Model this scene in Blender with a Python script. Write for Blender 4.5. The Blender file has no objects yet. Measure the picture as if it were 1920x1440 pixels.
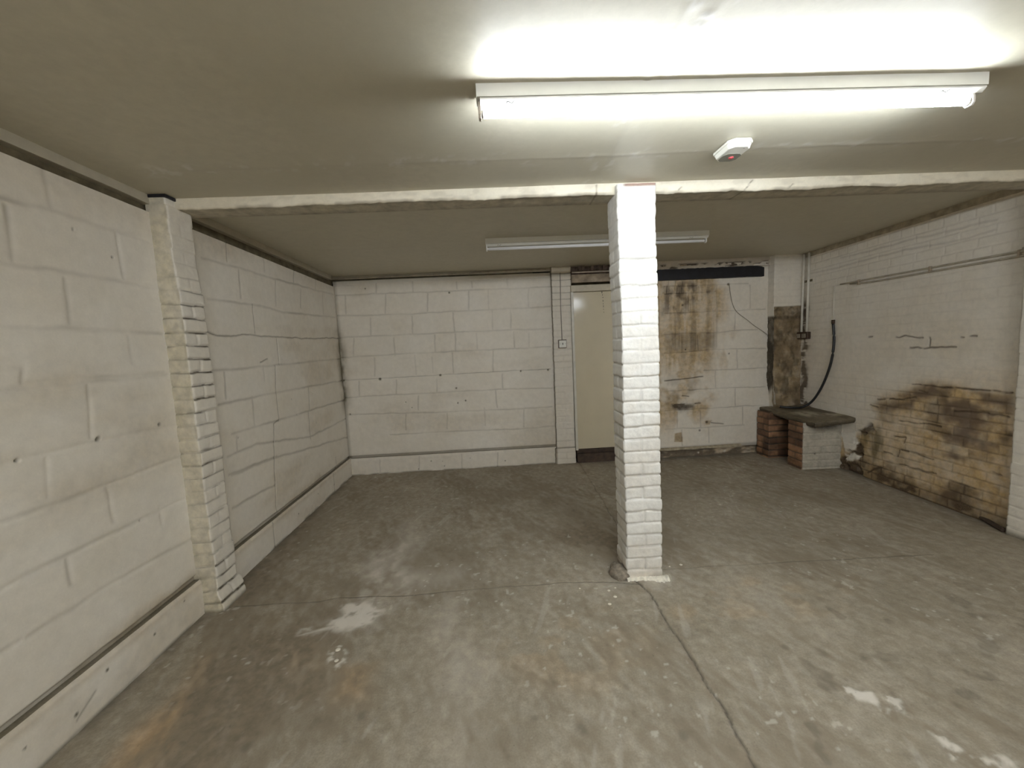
import bpy, bmesh, math, random
import numpy as np
from mathutils import Vector, Matrix

# ------------------------------------------------------------------ camera
H_CAM = 1.4616
YAW, PITCH, ROLL, FPX = 0.03781, -0.0928, -0.04847, 735.017
scn = bpy.context.scene
cd = bpy.data.cameras.new('camera'); cam = bpy.data.objects.new('camera', cd)
scn.collection.objects.link(cam); scn.camera = cam
cd.sensor_fit = 'HORIZONTAL'; cd.sensor_width = 36.0; cd.lens = 36.0 * FPX / 1920.0
cd.clip_start = 0.02; cd.clip_end = 60
cy, sy, cp, sp = math.cos(YAW), math.sin(YAW), math.cos(PITCH), math.sin(PITCH)
f = Vector((sy*cp, cy*cp, sp)); r0 = Vector((cy, -sy, 0)); u0 = r0.cross(f)
c_, s_ = math.cos(ROLL), math.sin(ROLL)
r_ = c_*r0 + s_*u0; u_ = -s_*r0 + c_*u0
M = Matrix(((r_.x, u_.x, -f.x, 0), (r_.y, u_.y, -f.y, 0), (r_.z, u_.z, -f.z, H_CAM), (0, 0, 0, 1)))
cam.matrix_world = M

# ------------------------------------------------------------------ world, exposure
w = bpy.data.worlds.new('world'); scn.world = w; w.use_nodes = True
w.node_tree.nodes['Background'].inputs[0].default_value = (0.5, 0.55, 0.6, 1)
w.node_tree.nodes['Background'].inputs[1].default_value = 0.0
scn.view_settings.view_transform = 'Standard'; scn.view_settings.look = 'None'
scn.view_settings.gamma = 1.0; scn.view_settings.use_curve_mapping = False
scn.view_settings.exposure = 0.53
scn.cycles.max_bounces = 16; scn.cycles.diffuse_bounces = 12
TUBE_POWER = 67.0          # emission strength of the lit fluorescent tube

# ------------------------------------------------------------------ room numbers (metres)
D, L, LSK, R, RSK = 4.789, 1.8535, -0.02204, 3.6807, 0.05146
HF, HB, ZP, PL, DR = 2.357, 2.384, 0.223, 0.0245, 4.6787
YFRONT = -4.2
xl = lambda y: -L + LSK*(y-D)
xr = lambda y: R + RSK*(y-D)
LJ1 = [[(1.571,2.103),(1.752,2.11),(2.218,2.113)],[(1.538,1.862),(1.769,1.868),(2.217,1.877)],[(1.506,1.631),(2.215,1.626)],[(1.554,1.417),(2.193,1.413)],[(1.485,1.478),(1.555,1.471),(1.541,1.414)],[(1.739,2.267),(1.742,2.118)],[(2.03,2.1),(2.039,1.891)],[(1.585,2.078),(1.578,1.881)],[(1.757,1.834),(1.753,1.649)],[(2.012,1.609),(2.018,1.476)]]
LJ2 = [[(1.474,1.4),(1.545,1.403),(2.217,1.401)],[(1.438,1.134),(1.702,1.138),(2.212,1.124)],[(1.411,0.933),(1.754,0.93),(2.223,0.936)],[(1.38,0.708),(1.721,0.708),(2.225,0.696)],[(1.435,0.481),(1.688,0.488),(2.23,0.46)],[(1.583,1.118),(1.568,0.967)],[(1.794,0.934),(1.81,0.891),(1.813,0.753)],[(1.786,1.38),(1.763,1.162)],[(1.597,0.697),(1.6,0.588)],[(2.058,0.715),(2.057,0.632)]]
LJ3 = [[(2.596,2.118),(3.427,2.137),(4.73,2.178)],[(2.608,1.864),(3.197,1.882),(3.541,1.865),(4.732,1.914)],[(2.36,1.416),(2.615,1.405),(3.351,1.411),(4.746,1.428)],[(2.596,1.18),(3.275,1.188),(4.818,1.162)],[(2.683,0.969),(3.23,0.96),(3.782,0.948),(4.901,0.923)],[(2.616,0.83),(2.948,0.84),(3.773,0.698),(4.846,0.698)],[(2.635,0.697),(3.205,0.664),(4.86,0.461)],[(3.306,2.304),(3.311,2.174)],[(3.813,2.291),(3.785,2.154)],[(4.278,2.277),(4.254,2.166)],[(2.966,2.107),(2.955,1.915)],[(3.457,2.126),(3.431,1.907)],[(3.921,2.117),(3.883,1.936)],[(4.433,2.148),(4.393,1.921)],[(3.151,1.411),(3.144,1.298)],[(2.683,1.39),(2.673,1.211)],[(2.96,1.189),(2.946,0.973)],[(3.875,1.178),(3.85,0.957)],[(3.825,0.941),(3.813,0.678)],[(2.734,0.943),(2.727,0.843)],[(4.362,0.338),(4.372,0.121)]]
LJ3D = [[(2.562,1.653),(2.635,1.633),(3.045,1.65),(3.975,1.648),(4.772,1.674)],[(2.85,2.28),(2.847,2.14)],[(3.088,1.885),(3.08,1.667)],[(3.388,1.636),(3.385,1.419)],[(3.318,1.413),(3.29,1.183),(3.288,0.958),(3.206,0.947),(3.14,0.495),(3.117,0.298),(3.119,0.228)],[(3.115,1.445),(3.221,1.466)]]
LJ4 = [[(2.611,0.708),(3.148,0.673),(3.206,0.673)],[(2.611,0.483),(3.135,0.456)],[(2.642,0.197),(3.112,0.193)]]
BJ = [[(-1.851,2.176),(-0.792,2.167),(-0.051,2.167),(0.417,2.166),(0.699,2.172)],[(-1.854,1.934),(-1.031,1.916),(-0.475,1.928),(-0.064,1.928),(0.69,1.932)],[(-1.858,1.677),(-0.751,1.675),(-0.49,1.678),(0.679,1.671)],[(-1.843,1.436),(-1.214,1.448),(-0.542,1.447),(0.671,1.448)],[(-1.848,0.952),(-0.969,0.957),(-0.021,0.955),(0.67,0.937)],[(-1.828,0.745),(-0.664,0.71),(0.235,0.699),(0.661,0.701)],[(-1.344,0.467),(-0.679,0.468),(0.281,0.448),(0.671,0.459)],[(-1.369,2.286),(-1.378,2.178)],[(-0.939,2.295),(-0.942,2.177)],[(-0.425,2.274),(-0.425,2.192)],[(-0.241,2.266),(-0.239,2.193)],[(0.178,2.276),(0.184,2.194)],[(-1.743,2.166),(-1.753,1.948)],[(-1.27,2.164),(-1.287,1.936)],[(-0.775,2.152),(-0.789,1.942)],[(-0.284,2.158),(-0.297,1.938)],[(-0.052,2.158),(-0.054,1.937)],[(0.435,2.165),(0.426,1.944)],[(-1.465,1.889),(-1.482,1.678)],[(-0.977,1.895),(-0.983,1.683)],[(-0.485,1.91),(-0.481,1.678)],[(-0.018,1.917),(-0.021,1.675)],[(0.207,1.907),(0.197,1.693)],[(-1.686,1.66),(-1.705,1.438)],[(-1.208,1.647),(-1.215,1.433)],[(-0.725,1.652),(-0.729,1.446)],[(-0.473,1.659),(-0.481,1.453)],[(-0.22,1.656),(-0.221,1.459)],[(0.232,1.644),(0.233,1.456)],[(0.421,1.636),(0.413,1.457)],[(-1.457,1.417),(-1.474,1.202)],[(-0.974,1.421),(-0.98,1.195)],[(-0.77,1.392),(-0.773,1.203)],[(-0.524,1.427),(-0.53,1.191)],[(-0.034,1.431),(-0.047,1.186)],[(-1.664,1.145),(-1.679,0.966)],[(-1.219,1.132),(-1.232,0.961)],[(-0.732,1.125),(-0.742,0.973)],[(0.065,1.142),(0.066,0.969)],[(-0.971,0.928),(-0.983,0.756)],[(-0.021,0.945),(-0.023,0.733)],[(-1.138,0.707),(-1.152,0.515)],[(-0.636,0.699),(-0.648,0.505)],[(-0.176,0.731),(-0.178,0.517)],[(0.312,0.685),(0.302,0.471)]]
BJD = [[(-1.848,1.164),(-1.01,1.168),(-0.54,1.173),(0.66,1.178)]]
BHOLE = [[(-1.844,1.164),(-1.413,1.157),(-0.687,1.167),(0.631,1.166),(-1.056,0.789),(-0.399,0.84),(-1.806,0.748),(-1.126,0.86),(-0.504,0.999),(-0.496,0.816),(-1.501,2.237),(-0.516,2.15),(0.295,1.168)]]
PLJ = [[(-1.481,0.173),(-1.493,0.016)],[(-1.004,0.183),(-1.016,0.016)],[(-0.486,0.182),(-0.487,0.014)],[(-0.042,0.175),(-0.051,-0.003)]]
RJ = [[(2.045,2.098),(2.455,2.094),(2.825,2.092),(3.077,2.087)],[(2.051,1.78),(2.684,1.777),(2.914,1.774),(3.289,1.778)],[(2.037,1.529),(2.332,1.529),(2.684,1.518),(2.893,1.535),(3.192,1.537)],[(2.035,1.302),(2.463,1.308),(2.684,1.319),(3.295,1.3)],[(2.528,1.067),(3.298,1.061)],[(2.684,2.095),(2.689,1.512)],[(2.684,1.518),(2.689,1.34)],[(2.92,1.768),(2.915,1.534)],[(2.453,1.513),(2.457,1.308)],[(2.939,1.296),(2.945,1.078)],[(2.347,2.077),(2.345,1.794)],[(2.099,2.155),(2.098,2.103)],[(2.185,2.152),(2.185,2.1)],[(2.272,2.148),(2.271,2.096)],[(2.077,2.089),(2.076,2.016)],[(2.174,2.084),(2.173,2.011)],[(2.26,2.081),(2.26,2.008)],[(2.466,2.083),(2.471,2.02)],[(2.054,2.011),(2.684,2.011)],[(3.099,2.067),(3.101,1.792)]]
RJ2 = [[(2.04,0.836),(2.684,0.84),(3.3,0.83)],[(2.037,0.6),(2.684,0.597),(2.976,0.603),(3.292,0.597)],[(2.034,0.367),(2.639,0.36),(3.034,0.371)],[(2.673,1.059),(2.667,0.852)],[(2.918,0.828),(2.925,0.617)],[(2.192,0.569),(2.19,0.369)],[(2.482,0.575),(2.487,0.375)],[(2.246,0.344),(2.25,0.153)],[(2.582,0.347),(2.588,0.167)],[(3.01,0.59),(3.017,0.378)]]
RJD = [[(2.041,0.963),(2.306,0.98),(2.517,0.997)],[(2.16,0.67),(2.282,0.669)],[(2.416,0.669),(2.483,0.669)],[(2.255,0.775),(2.338,0.762)],[(2.616,0.412),(2.774,0.392)]]
RWIRE = [[(2.825,2.092),(2.842,1.993),(2.914,1.774),(3.08,1.633),(3.214,1.536),(3.304,1.462)]]
DAMP = [[(3.994,-0.016),(3.97,0.346),(3.767,0.451),(3.627,0.523),(3.558,0.661),(3.606,0.735),(3.55,0.811),(3.348,0.889),(3.181,0.987),(3.004,0.986),(2.682,0.966),(2.554,0.981),(2.529,-0.025),(3.684,-0.005)]]
DARKR = [[(3.001,0.71),(2.977,0.863),(2.637,0.91),(2.545,0.825),(2.55,0.634),(2.747,0.542),(2.942,0.583)],[(3.348,0.889),(3.068,0.991),(2.979,0.92),(3.174,0.836)],[(3.564,0.802),(3.198,0.863),(3.218,0.781),(3.562,0.742)],[(2.988,0.456),(2.749,0.585),(2.656,0.482),(2.931,0.356)],[(3.046,0.078),(2.824,0.219),(2.855,0.047),(3.021,0.015)]]
BLK = [[(3.994,-0.016),(3.98,0.112),(3.858,0.193),(3.787,0.123),(3.686,0.052),(3.7,-0.011)],[(3.75,0.455),(3.613,0.54),(3.596,0.488),(3.7,0.408)],[(3.877,0.233),(3.779,0.332),(3.695,0.266),(3.754,0.133)]]
OLIVE = [[(3.734,0.458),(3.509,0.534),(3.484,0.268),(3.614,0.203),(3.713,0.333)]]
WHT = [[(3.953,0.381),(3.782,0.433),(3.762,0.336),(3.792,0.24),(3.929,0.204)],[(3.928,0.173),(3.807,0.207),(3.723,0.172),(3.872,0.098)]]
WRD = [[(3.396,0.479),(3.279,0.493),(3.302,0.436)],[(3.344,0.36),(3.348,0.3)],[(3.177,0.915),(3.108,0.911)],[(2.629,0.379),(2.592,0.381)],[(3.64,0.067),(3.507,0.138)],[(3.251,0.968),(2.962,0.979),(2.561,0.975)],[(3.337,0.634),(2.998,0.652)],[(3.325,0.366),(3.038,0.371)],[(3.486,0.309),(3.402,0.305)],[(3.564,0.802),(3.21,0.856)],[(3.651,0.731),(3.561,0.728)],[(3.319,0.237),(3.032,0.241)],[(2.912,0.794),(2.56,0.812)]]
WRD2 = [[(3.347,1.386),(3.176,1.377)],[(3.273,1.301),(3.118,1.298),(3.007,1.301),(2.921,1.298)],[(3.122,1.378),(3.117,1.301)],[(2.888,1.377),(2.87,1.374)],[(2.818,1.379),(2.783,1.375)],[(3.408,1.388),(3.347,1.386)],[(3.69,1.399),(3.662,1.398)]]
WRU = [[(4.456,2.144),(4.223,2.137),(3.823,2.144),(3.323,2.143),(2.89,2.111),(2.718,2.129)],[(4.05,2.233),(3.826,2.221),(3.326,2.217),(3.062,2.208),(2.707,2.198)]]
FC = [[(0.956,4.706),(0.945,3.991),(0.902,2.994)],[(0.794,2.247),(0.806,2.192),(0.823,2.098),(0.826,1.974),(0.822,1.777),(0.833,1.642),(0.822,1.487),(0.828,1.388),(0.819,1.282),(0.814,1.172)],[(0.998,2.35),(1.543,2.343),(2.237,2.325),(2.753,2.303)],[(-1.634,2.279),(-1.129,2.272),(-1.014,2.299),(-0.622,2.275),(-0.17,2.285),(0.357,2.288),(0.647,2.254),(0.798,2.214)]]
FW = [[(-1.106,1.996),(-1.019,2.019),(-0.984,2.107),(-0.984,2.221),(-0.834,2.238),(-0.733,2.16),(-0.748,2.06),(-0.845,2.008),(-0.958,2.008)],[(-0.893,1.881),(-0.851,1.877),(-0.798,1.772),(-0.845,1.745)],[(1.377,1.434),(1.439,1.429),(1.414,1.358),(1.355,1.387)],[(1.467,1.389),(1.54,1.394),(1.511,1.326),(1.443,1.344)],[(1.503,1.263),(1.527,1.23),(1.526,1.164),(1.476,1.155)],[(1.531,1.138),(1.623,1.121),(1.636,1.104),(1.536,1.112)]]
FR = [[(-1.568,2.006),(-1.497,1.733),(-1.533,1.554),(-1.481,1.363),(-1.238,1.343),(-1.364,1.587),(-1.431,1.884)],[(-1.165,1.874),(-0.981,1.873),(-0.842,1.616),(-0.972,1.602)],[(-0.805,1.757),(-0.655,1.758),(-0.629,1.596),(-0.713,1.578)]]
FD = [[(0.503,3.69),(0.833,2.867),(0.721,2.499),(0.44,2.755)],[(-1.487,1.889),(-1.171,2.043),(-0.967,1.683),(-1.154,1.413),(-1.339,1.351),(-1.404,1.476)],[(-0.136,1.408),(-0.015,1.315),(-0.037,1.243),(-0.149,1.252)],[(-2.326,4.016),(-1.981,4.808),(-1.545,2.864),(-1.628,2.423)]]
FLt = [[(-0.922,2.512),(-0.937,2.942),(-0.706,3.501),(-0.699,2.613),(-0.173,2.363),(-0.814,2.276)],[(-0.358,2.224),(-0.241,1.944),(-0.188,1.555),(-0.209,1.293),(-0.302,1.566)]]

# ------------------------------------------------------------------ numpy noise
rng = np.random.RandomState(7)
_perm = rng.rand(256, 256)
def vnoise(x, y, seed=0):
    x = np.asarray(x, float) + seed*17.31; y = np.asarray(y, float) + seed*9.77
    xi = np.floor(x).astype(int); yi = np.floor(y).astype(int)
    fx = x - xi; fy = y - yi
    fx = fx*fx*(3-2*fx); fy = fy*fy*(3-2*fy)
    a = _perm[xi & 255, yi & 255]; b = _perm[(xi+1) & 255, yi & 255]
    c = _perm[xi & 255, (yi+1) & 255]; d = _perm[(xi+1) & 255, (yi+1) & 255]
    return (a*(1-fx)+b*fx)*(1-fy) + (c*(1-fx)+d*fx)*fy
def fbm(x, y, seed=0, o=4):
    s = 0; a = 1.0; t = 0
    for k in range(o):
        s = s + a*vnoise(np.asarray(x)*2**k, np.asarray(y)*2**k, seed+k*3); t += a; a *= .5
    return s/t            # 0..1
def sstep(a, b, x):
    t = np.clip((x-a)/(b-a), 0, 1); return t*t*(3-2*t)

def seg_field(U, V, lines, width, warp=0.004, seed=1, fade=0.35):
    """strength 0..1 of thin lines drawn over the surface (polylines in surface metres)"""
    wu = U + (fbm(U*9, V*9, seed, 3)-.5)*2*warp*2; wv = V + (fbm(U*9, V*9, seed+5, 3)-.5)*2*warp*2
    out = np.zeros(U.shape)
    amp = 1 - fade*sstep(.35, .7, fbm(U*3.1, V*3.1, seed+8, 3))
    for ln in lines:
        for (a, b), (c, d) in zip(ln[:-1], ln[1:]):
            m = width*3+.03
            i = (wu > min(a, c)-m) & (wu < max(a, c)+m) & (wv > min(b, d)-m) & (wv < max(b, d)+m)
            if not i.any(): continue
            pu, pv = wu[i]-a, wv[i]-b
            dx, dy = c-a, d-b; l2 = dx*dx+dy*dy+1e-12
            t = np.clip((pu*dx+pv*dy)/l2, 0, 1)
            dd = (pu-t*dx)**2+(pv-t*dy)**2
            out[i] = np.maximum(out[i], np.exp(-dd/width**2))
    return out*amp
def poly_field(U, V, polys, soft=.03, warp=.03, seed=2, wf=6):
    """1 inside the polygons, fading over `soft` metres, with a ragged edge"""
    wu = U + (fbm(U*wf, V*wf, seed, 4)-.5)*2*warp; wv = V + (fbm(U*wf, V*wf, seed+5, 4)-.5)*2*warp
    out = np.zeros(U.shape)
    for P in polys:
        n = len(P); inside = np.zeros(U.shape, bool); dist = np.full(U.shape, 1e9)
        for k in range(n):
            (a, b), (c, d) = P[k], P[(k+1) % n]
            cond = ((b > wv) != (d > wv))
            with np.errstate(divide='ignore', invalid='ignore'):
                xi = (c-a)*(wv-b)/((d-b) if d != b else 1e-12)+a
            inside ^= cond & (wu < xi)
            dx, dy = c-a, d-b; t = np.clip(((wu-a)*dx+(wv-b)*dy)/(dx*dx+dy*dy+1e-12), 0, 1)
            dist = np.minimum(dist, (wu-a-t*dx)**2+(wv-b-t*dy)**2)
        sd = np.sqrt(dist)*np.where(inside, 1, -1)
        out = np.maximum(out, sstep(-soft, soft, sd))
    return out
def spots(U, V, pts, r, seed=3):
    out = np.zeros(U.shape)
    for k, (a, b) in enumerate(pts):
        rr = r*(.7+.6*((k*37 % 10)/10))
        i = (abs(U-a) < rr*3) & (abs(V-b) < rr*3)
        out[i] = np.maximum(out[i], np.exp(-(((U[i]-a)**2+(V[i]-b)**2)/rr**2)**2))
    return out
def rnd(i, j, s=0):
    return _perm[(np.asarray(i)*7+s*31) & 255, (np.asarray(j)*13+s*57) & 255]

# ------------------------------------------------------------------ object helpers
def tag(o, label=None, cat=None, group=None, kind=None):
    if label: o['label'] = label
    if cat: o['category'] = cat
    if group: o['group'] = group
    if kind: o['kind'] = kind
    return o
def link(name, me, mat, parent=None, smooth=True):
    o = bpy.data.objects.new(name, me); scn.collection.objects.link(o)
    if mat: me.materials.append(mat)
    if smooth: me.polygons.foreach_set('use_smooth', [True]*len(me.polygons))
    if parent: o.parent = parent
    return o
def root(name, loc, label, cat, group=None):
    o = bpy.data.objects.new(name, None); scn.collection.objects.link(o)
    o.location = loc; o.empty_display_size = .05
    return tag(o, label, cat, group)
def grid_mesh(name, grids):
    """grids: list of (P [n,m,3], mask [n,m,4] , flip)"""
    vs, fs, ms, off = [], [], [], 0
    for P, mk, flip in grids:
        n, m = P.shape[:2]
        vs.append(P.reshape(-1, 3)); ms.append(mk.reshape(-1, 4))
        idx = np.arange(n*m).reshape(n, m)+off
        q = np.stack([idx[:-1, :-1], idx[1:, :-1], idx[1:, 1:], idx[:-1, 1:]], -1).reshape(-1, 4)
        if flip: q = q[:, ::-1]
        fs.append(q); off += n*m
    vs = np.concatenate(vs); fs = np.concatenate(fs); ms = np.concatenate(ms)
    me = bpy.data.meshes.new(name)
    me.vertices.add(len(vs)); me.vertices.foreach_set('co', vs.astype(np.float32).ravel())
    me.loops.add(fs.size); me.loops.foreach_set('vertex_index', fs.astype(np.int32).ravel())
    me.polygons.add(len(fs))
    me.polygons.foreach_set('loop_start', (np.arange(len(fs))*4).astype(np.int32))
    me.polygons.foreach_set('loop_total', np.full(len(fs), 4, np.int32))
    me.update(calc_edges=True)
    a = me.attributes.new('mask', 'FLOAT_COLOR', 'POINT')
    a.data.foreach_set('color', np.clip(ms, 0, 1).astype(np.float32).ravel())
    return me
def masks(shape, grime=0, stain=0, raw=0, extra=0):
    m = np.zeros(shape+(4,)); m[..., 0] = grime; m[..., 1] = stain; m[..., 2] = raw; m[..., 3] = extra
    return m
def bm_obj(name, bm, mat, parent=None, smooth=False, bevel=0, seg=2):
    me = bpy.data.meshes.new(name); bmesh.ops.recalc_face_normals(bm, faces=bm.faces[:]); bm.to_mesh(me); bm.free()
    o = link(name, me, mat, parent, smooth)
    if bevel:
        b = o.modifiers.new('bevel', 'BEVEL'); b.width = bevel; b.segments = seg; b.limit_method = 'ANGLE'
        b.angle_limit = math.radians(40)
    return o
def add_box(bm, x0, x1, y0, y1, z0, z1):
    v = [bm.verts.new(p) for p in ((x0,y0,z0),(x1,y0,z0),(x1,y1,z0),(x0,y1,z0),(x0,y0,z1),(x1,y0,z1),(x1,y1,z1),(x0,y1,z1))]
    for q in ((0,3,2,1),(4,5,6,7),(0,1,5,4),(1,2,6,5),(2,3,7,6),(3,0,4,7)): bm.faces.new([v[i] for i in q])
    return v
def box(name, dims, mat, parent=None, bevel=.002, seg=2):
    bm = bmesh.new(); add_box(bm, *dims); return bm_obj(name, bm, mat, parent, bevel=bevel, seg=seg)
def prism_x(bm, prof, x0, x1):
    """profile in (y,z) swept along x"""
    a = [bm.verts.new((x0, y, z)) for y, z in prof]; b = [bm.verts.new((x1, y, z)) for y, z in prof]
    n = len(prof); bm.faces.new(a); bm.faces.new(b[::-1])
    for i in range(n): bm.faces.new((a[i], a[(i+1) % n], b[(i+1) % n], b[i]))
def tube(bm, pts, rad, n=12, cap=True):
    pts = [Vector(p) for p in pts]; rings = []
    up = Vector((0, 0, 1))
    for i, p in enumerate(pts):
        t = (pts[min(i+1, len(pts)-1)]-pts[max(i-1, 0)]).normalized()
        a = t.cross(up)
        if a.length < .1: a = t.cross(Vector((1, 0, 0)))
        a.normalize(); b = t.cross(a)
        rr = rad[i] if isinstance(rad, (list, tuple)) else rad
        rings.append([bm.verts.new(p+(a*math.cos(2*math.pi*k/n)+b*math.sin(2*math.pi*k/n))*rr) for k in range(n)])
    for q, s in zip(rings[:-1], rings[1:]):
        for k in range(n): bm.faces.new((q[k], q[(k+1) % n], s[(k+1) % n], s[k]))
    if cap: bm.faces.new(rings[0]); bm.faces.new(rings[-1][::-1])
def smooth_path(pts, sub=8):
    P = [np.array(p, float) for p in pts]; P = [2*P[0]-P[1]]+P+[2*P[-1]-P[-2]]; out = []
    for i in range(1, len(P)-2):
        for k in range(sub):
            t = k/sub
            out.append(.5*((2*P[i])+(-P[i-1]+P[i+1])*t+(2*P[i-1]-5*P[i]+4*P[i+1]-P[i+2])*t*t+(-P[i-1]+3*P[i]-3*P[i+1]+P[i+2])*t**3))
    out.append(P[-2]); return [tuple(p) for p in out]

# ------------------------------------------------------------------ materials
def new_mat(name):
    m = bpy.data.materials.new(name); m.use_nodes = True
    nt = m.node_tree; return m, nt, nt.nodes['Principled BSDF']
def N(nt, t, **k):
    n = nt.nodes.new(t)
    for a, v in k.items(): setattr(n, a, v)
    return n
def noise(nt, vec, scale, detail=4, rough=.55, dist=0):
    n = N(nt, 'ShaderNodeTexNoise'); n.inputs['Scale'].default_value = scale; n.inputs['Detail'].default_value = detail
    n.inputs['Roughness'].default_value = rough; n.inputs['Distortion'].default_value = dist
    nt.links.new(vec, n.inputs['Vector']); return n.outputs['Fac']
def ramp(nt, fac, stops):
    r = N(nt, 'ShaderNodeValToRGB'); e = r.color_ramp.elements
    while len(e) < len(stops): e.new(.5)
    for x, (p, c) in zip(e, stops):
        x.position = p; x.color = (c if len(c) == 4 else tuple(c)+(1,)) if isinstance(c, tuple) else (c, c, c, 1)
    nt.links.new(fac, r.inputs[0]); return r.outputs[0]
def mix(nt, fac, a, b, mode='MIX'):
    m = N(nt, 'ShaderNodeMix', data_type='RGBA', blend_type=mode)
    for s, v in ((m.inputs[0], fac), (m.inputs[6], a), (m.inputs[7], b)):
        if isinstance(v, (int, float)): s.default_value = v
        elif isinstance(v, tuple): s.default_value = v if len(v) == 4 else v+(1,)
        else: nt.links.new(v, s)
    return m.outputs[2]
def mth(nt, op, a, b):
    m = N(nt, 'ShaderNodeMath', operation=op)
    for s, v in zip(m.inputs, (a, b)):
        if isinstance(v, (int, float)): s.default_value = v
        else: nt.links.new(v, s)
    return m.outputs[0]
def surf(name, c1, c2, grime=(.045, .035, .018), stain=(.30, .21, .10), raw=(.26, .12, .07), extra=(.75, .72, .66),
         rough=.6, bump=.25, bscale=90, var=3.0, spec=.35, speck=0.0, bdist=.0015, finevar=.06):
    """painted / mineral surface; mask attribute: R grime, G stain, B bare brick, A extra layer"""
    m, nt, p = new_mat(name)
    tc = N(nt, 'ShaderNodeTexCoord'); v = tc.outputs['Object']
    at = N(nt, 'ShaderNodeAttribute', attribute_name='mask')
    sep = N(nt, 'ShaderNodeSeparateColor'); nt.links.new(at.outputs['Color'], sep.inputs[0])
    n1 = noise(nt, v, var, 5, .6); n2 = noise(nt, v, 22, 4, .6); n3 = noise(nt, v, 130, 3, .6)
    base = mix(nt, ramp(nt, n1, [(.32, 0.), (.68, 1.)]), c1, c2)
    base = mix(nt, 1.0, base, ramp(nt, n2, [(.3, 1-finevar*1.5), (.7, 1+0.0)]), 'MULTIPLY')
    base = mix(nt, 1.0, base, ramp(nt, n3, [(.3, 1-finevar), (.7, 1.)]), 'MULTIPLY')
    st2 = mix(nt, ramp(nt, n2, [(.35, 0.), (.65, 1.)]), stain, tuple(x*1.55 for x in stain))
    sfac = mth(nt, 'MULTIPLY', sep.outputs[1], ramp(nt, noise(nt, v, 9, 5, .65), [(.28, .55), (.6, 1.)]))
    base = mix(nt, sfac, base, st2)
    rw2 = mix(nt, ramp(nt, n2, [(.35, 0.), (.65, 1.)]), raw, tuple(x*.75 for x in raw))
    base = mix(nt, sep.outputs[2], base, rw2)
    base = mix(nt, at.outputs['Alpha'], base, extra)
    gf = mth(nt, 'MULTIPLY', sep.outputs[0], ramp(nt, n3, [(.2, .8), (.6, 1.)]))
    base = mix(nt, gf, base, grime)
    if speck:
        s = ramp(nt, noise(nt, v, 60, 2, .5), [(.70, 0.), (.76, 1.)])
        base = mix(nt, mth(nt, 'MULTIPLY', s, speck), base, grime)
    nt.links.new(base, p.inputs['Base Color'])
    p.inputs['Roughness'].default_value = rough; p.inputs['Specular IOR Level'].default_value = spec
    b = N(nt, 'ShaderNodeBump'); b.inputs['Strength'].default_value = bump; b.inputs['Distance'].default_value = bdist
    bm_ = mth(nt, 'ADD', noise(nt, v, bscale, 5, .6), mth(nt, 'MULTIPLY', n2, .8))
    nt.links.new(bm_, b.inputs['Height']); nt.links.new(b.outputs[0], p.inputs['Normal'])
    return m
def plain(name, col, rough=.5, metal=0, spec=.5, var=.12, scale=14, bump=0, coat=0):
    m, nt, p = new_mat(name)
    v = N(nt, 'ShaderNodeTexCoord').outputs['Object']
    n = noise(nt, v, scale, 4, .6)
    nt.links.new(mix(nt, ramp(nt, n, [(.3, 0.), (.7, 1.)]), tuple(c*(1-var) for c in col), tuple(min(1, c*(1+var)) for c in col)), p.inputs['Base Color'])
    p.inputs['Roughness'].default_value = rough; p.inputs['Metallic'].default_value = metal
    p.inputs['Specular IOR Level'].default_value = spec; p.inputs['Coat Weight'].default_value = coat
    if bump:
        b = N(nt, 'ShaderNodeBump'); b.inputs['Strength'].default_value = bump; b.inputs['Distance'].default_value = .002
        nt.links.new(noise(nt, v, scale*4, 5), b.inputs['Height']); nt.links.new(b.outputs[0], p.inputs['Normal'])
    return m
PA, PB = (.81, .77, .69), (.755, .705, .61)
m_block = surf('painted_blockwork', PA, PB, grime=(.10, .085, .05), stain=(.30, .23, .13), speck=.0, bscale=70, finevar=.05)
m_brickp = surf('painted_brick', (.84, .83, .785), (.80, .785, .735), grime=(.16, .13, .09), bump=.45, bscale=60, bdist=.003, finevar=.09)
m_corner = surf('broken_corner_pier', PA, PB, grime=(.035, .026, .014), stain=(.24, .18, .095), raw=(.19, .135, .075), bump=.7, bscale=40, bdist=.004)
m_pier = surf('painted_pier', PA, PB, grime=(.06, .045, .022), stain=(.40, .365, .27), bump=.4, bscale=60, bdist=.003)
m_right = surf('painted_damp_brick', PA, PB, grime=(.07, .045, .025), stain=(.37, .265, .135), raw=(.115, .075, .05), extra=(.10, .075, .02), bump=.4)
m_backr = surf('painted_damp_block', PA, PB, grime=(.06, .042, .025), stain=(.37, .28, .165), raw=(.18, .125, .095), bump=.3)
m_rawbrick = surf('bare_brick', (.17, .085, .045), (.11, .06, .036), grime=(.022, .017, .013), stain=(.27, .15, .08), extra=(.10, .085, .065), raw=(.52, .485, .40), bump=.6, bscale=50, bdist=.004)
m_ceil = surf('ceiling_paint', (.535, .505, .405), (.50, .47, .37), grime=(.28, .26, .22), stain=(.5, .46, .38), extra=(.70, .69, .66), rough=.42, bump=.12, bscale=45, var=1.2, spec=.4, finevar=.03)
m_floor = surf('concrete_floor', (.475, .42, .33), (.36, .312, .235), grime=(.08, .068, .05), stain=(.40, .26, .13), raw=(.25, .207, .148),
               extra=(.66, .62, .55), rough=.68, bump=.35, bscale=40, var=1.7, spec=.28, speck=.30, finevar=.22)
m_timber = plain('painted_timber', (.42, .385, .30), .5, var=.08, bump=.3)
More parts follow.
